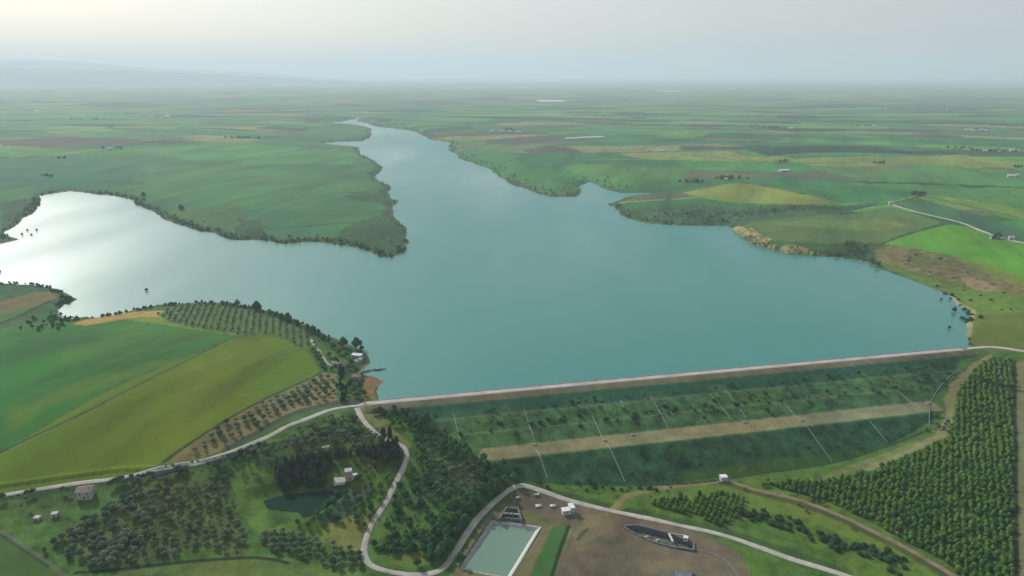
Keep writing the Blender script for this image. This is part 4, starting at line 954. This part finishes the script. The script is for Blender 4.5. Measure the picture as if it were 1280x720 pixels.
house('shed', 69, 645, 3.8, 3.2, 2.4, 0, R(10), 'grey_wall', 'grey_roof', 'tiny pale shed in the grass left of the farmhouse', 'shed', flat=True, door=(0, .9, 1.9))
house('shed', 47, 649, 3.6, 3, 1.8, 0, R(-5), 'grey_wall', 'grey_roof', 'dull grey shed further left in the same grass', 'shed', flat=True, door=(0, .9, 1.6))
# house in the trees: tower and terrace
o = house('country_house', 436, 598, 5.2, 5.2, 7.6, 0, R(14), 'pink_wall', 'grey_roof', 'narrow pale house with a flat roof on a terrace among the conifers', flat=True, windows=[('S', -1.2, 4.8, .8, 1.1), ('S', 1.2, 4.8, .8, 1.1), ('S', -1.2, 1.6, .8, 1.1), ('E', 0, 4.8, .8, 1.1)], door=(1, 1, 2.1), cat='house')
MB().box(-12, -5.5, -1.5, -2.7, 3.5, .5).build('terrace', 'concrete', o); MB().box(2.7, -2, -1, 7, 2.4, 2.8).build('side_wing', 'white_wall', o)
MB().box(-12, -5.9, -1.5, -4, -5.5, 1.2).build('terrace_wall', 'white_wall', o)
# pump house in the yard: low part and higher part
x, y = w1(710, 641); z = hz(x, y); o = empty('pump_house', (x, y, z), R(16), label='small white service building with stepped roof alone in the brown yard', cat='building')
MB().box(-5, -2.4, -.6, 1.2, 2.4, 3.6).build('wall', 'white_wall', o); MB().box(1.2, -2.8, -.6, 4.8, 3.6, 5.6).build('wall', 'white_wall', o)
MB().box(-5.3, -2.7, 3.6, 1.2, 2.7, 3.9).build('roof', 'white_roof', o); MB().box(.9, -3.1, 5.6, 5.1, 3.9, 5.95).build('roof', 'white_roof', o)
for u in (-3.6, -1.2): MB().box(u - .5, -2.46, 1.2, u + .5, -2.36, 2.3).build('window', 'glass', o)
MB().box(2.3, -2.88, 0, 3.5, -2.76, 2.2).build('door', 'steel', o); MB().box(2.5, -2.88, 3.4, 3.3, -2.76, 4.4).build('window', 'glass', o)
# gatehouse at the dam's toe
x, y = w1(904, 600); z = hz(x, y); o = empty('valve_house', (x, y, z), R(6), label='white cubic hut at the toe of the dam where the dirt track begins', cat='hut')
MB().box(-2.8, -2.2, -.6, 2.8, 2.2, 3.8).build('wall', 'white_wall', o); MB().box(-3.1, -2.5, 3.8, 3.1, 2.5, 4.15).build('roof', 'white_roof', o); MB().box(-.6, -2.28, 0, .6, -2.16, 2.2).build('door', 'steel', o)
MB().box(-6, -3.4, -1, 6.5, -2.9, .9).build('wing_wall', 'concrete', o)
for i, (a, b, w, d, lab, mt) in enumerate(((646,623,4.6,3.0,'flat concrete slab chamber nearest the road bend','dark_concrete'), (671,619,5,3.4,'flat moss green slab chamber nearest the dam','olive_slab'), (673,633,5,3.2,'left one of two white edged concrete tanks in the brown yard','concrete'), (691,633,4.8,3.0,'right one of two white edged concrete tanks, next to the stepped white building','concrete'))):
    if mt == 'olive_slab': MT[mt] = simple('mossy_slab', (.12, .15, .08), .9, .3, .8)
    x, y = w1(a, b); o = empty('concrete_tank', (x, y, hz(x, y)), R(14), label=lab, cat='tank')
    MB().box(-w / 2, -d / 2, -.4, w / 2, d / 2, 1.0).build('body', mt, o); MB().box(-w / 2 + .5, -d / 2 + .4, 1.0, -.2, d / 2 - .4, 1.18).build('hatch', 'white_roof' if i > 1 else 'steel', o); MB().box(.3, -d / 2 + .4, 1.0, w / 2 - .5, d / 2 - .4, 1.18).build('hatch', 'grey_roof', o)

# settling basin
def ring(pts, zt, zb, inset, m, name, parent, w=1.0, sides=None):
    P = np.array(pts); c = P.mean(0); k = len(P)
    for i in range(k):
        if sides and i not in sides: continue
        a, b = P[i], P[(i + 1) % k]; mb = MB(); d = (b - a) / np.linalg.norm(b - a); nn = np.array([-d[1], d[0]])
        if np.dot(nn, c - a) < 0: nn = -nn
        mat = m[i] if isinstance(m, (list, tuple)) else m
        v = [(*(a - nn * w - d * w), zt), (*(b - nn * w + d * w), zt), (*(b + nn * .2), zt), (*(a + nn * .2), zt), (*(b + nn * inset - d * inset), zb), (*(a + nn * inset + d * inset), zb), (*(a - nn * w - d * w), zt - 1.5), (*(b - nn * w + d * w), zt - 1.5)]
        link_mesh(name, v, [(0, 1, 2, 3), (3, 2, 4, 5), (0, 6, 7, 1)], MT[mat], parent)
bo = empty('settling_basin', (0, 0, 0), label='rectangular concrete lined basin of still green water below the road', cat='basin')
ring(BASIN, BZ + .35, BZ - 3.6, 4.2, ['concrete', 'white_wall', 'concrete', 'concrete'], 'basin_wall', bo, 1.3)
water_poly('basin_water', BASIN, BZ - 1.5, 'basin_water', .0)
water_poly('dark_patch', pw, pz, 'dark_patch', 0)  # flat near-black green sheet below the conifers, almost without specular
# intake works at the head of the basin
P = [np.array(p) for p in INTAKE]; zt = hz(P[0][0], P[0][1] + 6); io = empty('intake_works', (0, 0, 0), label='dark concrete intake channel with flared walls at the head of the basin', cat='intake')
def wall3(a, b, w, z0, z1, name, m, parent): MB().beam((a[0], a[1], 0), (b[0], b[1], 0), w, z0, z1).build(name, m, parent)
wall3(P[0] + (0, 1), P[3] - (1.5, 3), 1.0, zt - 5, zt + 1.6, 'side_wall', 'dark_concrete', io); wall3(P[1] + (0, 1), P[2] - (-1, 3), 1.0, zt - 5, zt + 1.6, 'side_wall', 'dark_concrete', io)
wall3(P[0], P[1], .8, zt - 5, zt + .8, 'head_wall', 'dark_concrete', io)
q0 = P[0] * .35 + P[3] * .65; q1 = P[1] * .35 + P[2] * .65
wall3(q0, q1, 1.6, zt + .6, zt + 1.1, 'walkway', 'concrete', io); wall3(P[3], P[2], .8, zt - 5, zt - .2, 'weir', 'dark_concrete', io)
for f_ in (.3, .6): c = q0 * (1 - f_) + q1 * f_; MB().box(-.8, -.3, zt - 4, .8, .3, zt + 1.9, 0, tuple(c)).build('sluice_gate', 'steel', io)
# spillway trench
P = [np.array(p) for p in SPILL]; so = empty('spillway_trench', (0, 0, 0), label='long leaf shaped sunken channel with dark concrete walls in the brown yard', cat='spillway'); zs = hz(P[0][0] - 5, P[0][1])
for i in range(len(P)):
    a, b = P[i], P[(i + 1) % len(P)]; wall3(a, b, 1.1, zs - 5, zs + .55, 'trench_wall', 'dark_concrete', so)
pts_in = [p * .98 + np.mean(P, 0) * .02 for p in P]
link_mesh('trench_floor', [(p[0], p[1], zs - 3.9) for p in pts_in], [tuple(range(len(pts_in)))[::-1]], simple('silted_floor', (.075, .095, .065), .9, .5, .25), so)
a, b = np.array(un(836,668,zs)), np.array(un(841,678,zs)); wall3(a, b, 1.5, zs + .55, zs + 1.0, 'footbridge', 'white_wall', so)
a, b = np.array(un(838,668,zs)), np.array(un(858,671,zs)); wall3(a, b, .8, zs + .6, zs + 1.2, 'pipe_rail', 'concrete', so)
for f_ in (.35, .5): c = P[0] * (1 - f_) + P[4] * f_; MB().box(-1.6, -.8, zs - 4, 1.6, .8, zs - 1.8, .4, tuple(c)).build('baffle_block', 'concrete', so)
x, y = un(857,675,zs); o = empty('control_hut', (x, y, hz(x + 4, y)), R(-14), label='tiny white control hut on the right end of the sunken channel', cat='hut')
o.location.z = zs + .4; MB().box(-1.6, -1.3, -.8, 1.6, 1.3, 2.2).build('wall', 'white_wall', o); MB().box(-1.8, -1.5, 2.2, 1.8, 1.5, 2.4).build('roof', 'white_roof', o); MB().box(-.4, -1.36, 0, .4, -1.26, 1.8).build('door', 'steel', o)
# curved drain leaving the trench
P = resample([un(*p, -35) for p in [(868,688),(880,689),(894,693),(904,698),(912,704),(918,711),(923,720),(926,735)]], 3); mb = MB()
for i in range(len(P) - 1): mb.beam((*P[i], hz(*P[i])), (*P[i + 1], hz(*P[i + 1])), 1.5, -.5, .25)
tag(mb.build('drain', 'dark_concrete'), 'thin dark curving drain between the sunken channel and the bottom edge', 'drain')
# lower gate structure at the frame's bottom
x, y = un(856,722,-35); z = hz(x, y); o = empty('culvert_head', (x, y, z), R(-12), label='dark flat topped culvert head cut by the bottom edge of the photo', cat='culvert')
MB().box(-8, -5, -.5, 7, -4.2, 1.6).build('side_wall', 'dark_concrete', o); MB().box(-8, 4.2, -.5, 7, 5, 1.6).build('side_wall', 'dark_concrete', o); MB().box(-8, -4.2, .9, 5, 4.2, 1.5).build('cover_slab', 'dark_concrete', o); MB().box(-8.6, -5, -.5, -8, 5, 2).build('head_wall', 'dark_concrete', o)

# lakeside farm
o = house('lakeside_house', 447, 447, 11, 6, 3.8, 1.0, R(-12), 'grey_wall', 'white_roof', 'long low house with a bright white roof on the lakeside point', windows=[('S', -3, 1.2, 1, 1.2), ('S', 3, 1.2, 1, 1.2)], door=(0, 1, 2.1))
MB().box(-2, -11, -1.5, 9, -3.1, .35).build('terrace', 'concrete', o); MB().box(4, -9, .3, 8.5, -5, 2.2).build('canopy', 'grey_roof', o)
house('farm_cottage', 446, 474, 8, 6.5, 4.2, 1.5, R(6), 'pink_wall', 'tile', 'pinkish cottage with a tile roof beside the bare brown beach', windows=[('S', -2, 1.2, .9, 1.1), ('S', 2, 1.2, .9, 1.1)], door=(0, 1, 2.1), chimney=True)
house('barn', 421, 457, 9, 6, 3.4, 1.4, R(-8), 'grey_wall', 'tile', 'brown roofed barn where the farm path ends', cat='barn', door=(0, 2.4, 2.6))
def jetty(px0, px1, w):
    a = un(*px0, 0); b = un(*px1, 0); o = empty('jetty', (a[0], a[1], 0), math.atan2(b[1] - a[1], b[0] - a[0]), label='short dark wooden jetty reaching out from the lakeside farm', cat='jetty'); L = math.hypot(b[0] - a[0], b[1] - a[1])
    MB().box(0, -w / 2, .7, L, w / 2, .95).build('deck', 'dark_wood', o)
    for i in range(4):
        for s in (-1, 1): c = MB().cyl(L * (i + .5) / 4, s * w * .42, -1.5, 1.3, .14, .14, 6).build('pile', 'dark_wood', o)
jetty((452,466), (464,463), 3.2)
def boat(px, py, L, w, rz, label, hull, cab):
    x, y = un(px, py, 0); o = empty('moored_boat', (x, y, 0), rz, label=label, cat='boat'); st = []
    for i, (u, k) in enumerate(((-.5, .75), (-.3, .95), (0, 1), (.25, .85), (.42, .45), (.5, .05))): st.append((u * L, k * w / 2))
    v = []; f = []
    for u, k in st: v += [(u, -k * .6, -.3), (u, -k, .8), (u, k, .8), (u, k * .6, -.3)]
    for i in range(len(st) - 1): b = i * 4; f += [(b, b + 4, b + 5, b + 1), (b + 3, b + 2, b + 6, b + 7), (b, b + 3, b + 7, b + 4)]
    f.append((0, 1, 2, 3)); link_mesh('hull', v, f, MT[hull], o)
    dv = [(u * .96, s * k * .9, .55) for u, k in st for s in (-1, 1)]; link_mesh('deck', dv, [(2 * i, 2 * i + 2, 2 * i + 3, 2 * i + 1) for i in range(len(st) - 1)], MT['dark_wood'], o)
    MB().box(-L * .12, -w * .28, .55, L * .15, w * .28, 1.7).build('cabin', cab, o)
boat(472, 462.5, 11, 4.2, R(6), 'dark hulled boat moored off the jetty of the lakeside farm', 'dark_wood', 'steel')
boat(479.5, 461.5, 5, 2.2, R(20), 'small white boat moored at the outer end beyond the dark one', 'white_roof', 'white_wall')

# far farmsteads, greenhouses, turbines
def far_farm(px, py, n_, lab, grp, sp=35, L=22, roof='white_roof'):
    c = w1(px, py); rr2 = random.Random(int(px * 7 + py))
    for k in range(n_):
        x = c[0] + (k - (n_ - 1) / 2) * sp + rr2.uniform(-5, 5); y = c[1] + rr2.uniform(-sp, sp) * .8; z = hz(x, y); rz = rr2.uniform(-.4, .4)
        o = empty('farm_building', (x, y, z), rz, label=lab, cat='farm building', group=grp if n_ > 1 else None); l = L * rr2.uniform(.7, 1.2); w = l * .5
        MB().gable_wall(l, w, -1, 5, 7.2).build('wall', rr2.choice(['white_wall', 'white_wall', 'grey_wall']), o); MB().gable(l, w, 5, 7.2, .5, .3).build('roof', rr2.choice([roof, 'tile']) if n_ > 2 else roof, o).location.z = .03
        MB().box(-1.5, -w / 2 - .1, 0, 1.5, -w / 2 + .05, 3).build('door', 'dark_wood', o)
far_farm(1227, 163, 6, 'white farm building in the far hamlet at the right', 'buildings of the far right hamlet', 26, 26)
far_farm(1247, 189, 5, 'pale building in the tree line of the right hand farmstead', 'buildings of the right hand farmstead', 24, 14)
far_farm(1078, 158, 4, 'pale building in the farmstead right of the dark copse', 'buildings of the middle right farmstead', 40, 22)
far_farm(986, 160.5, 1, 'single white barn at the end of the dark far copse', None, 30, 34)
far_farm(979, 214, 1, 'low white barn alone in the green fields right of the lake', None, 30, 26)
far_farm(1266, 221, 2, 'pale building at the right edge beside a lone tree', 'pale pair at the right edge', 18, 14)
far_farm(1250, 299, 3, 'small farm shed beside the white track at the right', 'sheds beside the white track', 12, 8)
far_farm(906, 224.5, 1, 'tiny pale building behind the yellow field', None, 20, 11)
far_farm(632, 165, 4, 'pale building in the far hamlet beyond the lake bend', 'buildings of the hamlet beyond the lake bend', 45, 24)
far_farm(48, 139, 1, 'single white building far off at the left', None, 30, 36)
far_farm(138, 187, 1, 'small white building on the green slope at the left', None, 20, 15)
far_farm(192, 146, 4, 'pale shed in the far farmyard at the upper left', 'sheds of the upper left farmyard', 55, 40)
far_farm(213, 110, 4, 'faint white shed near the left horizon', 'faint sheds near the left horizon', 230, 90)
far_farm(1116, 256, 1, 'tiny pale shed where the white track begins', None, 10, 9)
far_farm(818, 189, 2, 'tiny pale barn in the fields beyond the right bank', 'tiny pale barns beyond the right bank', 40, 15)
def greenhouse(p0, p1, w, lab, rows=3):
    a = np.array(w1(*p0)); b = np.array(w1(*p1)); L = np.linalg.norm(b - a); c = (a + b) / 2; o = empty('greenhouse', (c[0], c[1], hz(*c)), math.atan2(b[1] - a[1], b[0] - a[0]), label=lab, cat='greenhouse')
    v = []; f = []; S = 8
    for k in range(rows):
        for e in (-L / 2, L / 2):
            for i in range(S + 1): t = math.pi * i / S; v.append((e, (k - (rows - 1) / 2) * w + math.cos(t) * w / 2, math.sin(t) * 4.5 - .5))
        bb = k * 2 * (S + 1); f += [(bb + i, bb + i + 1, bb + S + 2 + i, bb + S + 1 + i) for i in range(S)]; f += [tuple(bb + i for i in range(S + 1)), tuple(bb + S + 1 + i for i in reversed(range(S + 1)))]
    link_mesh('film_cover', v, f, MT['poly_film'], o)
greenhouse((708,173.5), (753,171), 14, 'long pale greenhouse lying as a white streak beyond the right bank', 2)
greenhouse((673,126.5), (705,126), 60, 'faint white greenhouse block near the horizon', 5)
greenhouse((645,110), (662,110), 90, 'faintest white greenhouse strip close under the horizon', 4)
greenhouse((830,113.5), (850,114), 80, 'pale greenhouse strip near the right horizon', 4)
def turbine(px, py, h, lab):
    x, y = w1(px, py); o = empty('wind_turbine', (x, y, hz(x, y)), R(20), label=lab, cat='wind turbine')
    MB().cyl(0, 0, -2, h, 2.2, 1.2, 10).build('tower', 'white_wall', o); MB().box(-1.5, -3, h - 1, 1.5, 5, h + 2.5).build('nacelle', 'white_wall', o)
    for k in range(3):
        a = k * 2.094 + .4; L = h * .5; m = MB().beam((0, -3.6, h + .8), (math.cos(a) * L, -3.6, h + .8 + math.sin(a) * L), .6, -1.3, 1.3); m.build('blade', 'white_wall', o)
turbine(1183, 139, 62, 'tall faint wind turbine at the right horizon'); turbine(1107, 139, 42, 'smaller faint wind turbine left of the tall one')

# ------------------------------------------------------------------ hills on the horizon
HM = simple('hill_grass', (.07, .10, .07), .95, .3, .0008)
def hill(name, D, az0, az1, prof, thick):
    v = []; f = []; N_ = 120; rows_ = [(-thick, 0), (-thick * .55, .4), (-thick * .25, .8), (0, 1), (thick * .4, .7), (thick, 0)]
    for i in range(N_ + 1):
        az = R(az0 + (az1 - az0) * i / N_); hh = np.interp(i / N_, [p[0] for p in prof], [p[1] for p in prof]); hh *= 1 + .10 * (float(fbm(np.array([i * 1.]), np.array([D * 1.]), 14, 4, 3)[0]) - .5) * 2
        for dr, k in rows_:
            r = D + dr; v.append((math.sin(az) * r, math.cos(az) * r, -20 + (hh + 20) * k))
    m = len(rows_)
    for i in range(N_):
        for j in range(m - 1): b = i * m + j; f.append((b, b + m, b + m + 1, b + 1))
    o = link_mesh(name, v, f, HM, smooth_=True); return tag(o, kind='structure')
hill('hills', 24000, -55, 3, [(0, 380), (.15, 440), (.33, 480), (.45, 440), (.586, 330), (.7, 150), (.85, 0), (1, -20)], 2600)
hill('far_hills', 34000, -52, -8, [(0, 740), (.1, 800), (.3, 760), (.42, 870), (.5, 800), (.6, 600), (.7, 480), (.85, 200), (1, -20)], 2500)

# ------------------------------------------------------------------ air
SUN_EL = R(34); SUN_AZ = R(-40)      # azimuth from +Y, negative = towards -X (left)
hzb = MB().box(-95000, -3000, -80, 95000, 95000, 1150).build('haze', 'concrete'); tag(hzb, kind='stuff')
hm = bpy.data.materials.new('haze_air'); hm.use_nodes = True; nt = hm.node_tree; nt.nodes.clear()
out = nt.nodes.new('ShaderNodeOutputMaterial'); pv = nt.nodes.new('ShaderNodeVolumePrincipled'); pv.inputs['Color'].default_value = (.77, .90, 1.0, 1); pv.inputs['Density'].default_value = 7.2e-5; pv.inputs['Anisotropy'].default_value = .16
nt.links.new(pv.outputs[0], out.inputs['Volume']); hzb.data.materials.clear(); hzb.data.materials.append(hm)

# ------------------------------------------------------------------ sky and sun
w = bpy.data.worlds.new('World'); scene.world = w; w.use_nodes = True; N = w.node_tree.nodes; L = w.node_tree.links
sky = N.new('ShaderNodeTexSky'); sky.sky_type = 'NISHITA'; sky.sun_disc = False; sky.sun_elevation = SUN_EL; sky.sun_rotation = SUN_AZ; sky.altitude = 100; sky.dust_density = 2.0; sky.air_density = 1.2
bg = N['Background']; L.new(sky.outputs[0], bg.inputs[0])
# thin high cloud veil over the clear sky
tc = N.new('ShaderNodeTexCoord'); mpn = N.new('ShaderNodeMapping'); mpn.inputs['Scale'].default_value = (1, 1, 3.5); nz = N.new('ShaderNodeTexNoise'); nz.inputs['Scale'].default_value = 1.6; nz.inputs['Detail'].default_value = 6
L.new(tc.outputs['Generated'], mpn.inputs[0]); L.new(mpn.outputs[0], nz.inputs['Vector'])
mr = N.new('ShaderNodeMapRange'); mr.inputs[1].default_value = .3; mr.inputs[2].default_value = .7; mr.inputs[3].default_value = .24; mr.inputs[4].default_value = .34; L.new(nz.outputs['Fac'], mr.inputs[0])
b2 = N.new('ShaderNodeBackground'); b2.inputs[0].default_value = (1, .96, 1, 1); L.new(mr.outputs[0], b2.inputs[1])
ad = N.new('ShaderNodeAddShader'); L.new(bg.outputs[0], ad.inputs[0]); L.new(b2.outputs[0], ad.inputs[1]); L.new(ad.outputs[0], N['World Output'].inputs[0]); bg.inputs[1].default_value = .078
sl = bpy.data.lights.new('sun', 'SUN'); sl.energy = 4.5; sl.angle = R(.55); sl.color = (1, .95, .91)
so_ = bpy.data.objects.new('sun', sl); COL.objects.link(so_)
sd = Vector((math.sin(SUN_AZ) * math.cos(SUN_EL), math.cos(SUN_AZ) * math.cos(SUN_EL), math.sin(SUN_EL)))
so_.rotation_euler = sd.to_track_quat('Z', 'Y').to_euler(); so_.location = (0, 0, 500)
scene.view_settings.view_transform = 'Standard'; scene.view_settings.look = 'None'; scene.view_settings.exposure = -.14; scene.view_settings.gamma = 1
scene.render.engine = 'CYCLES'; scene.cycles.volume_bounces = 1
print('objects', len(bpy.data.objects))
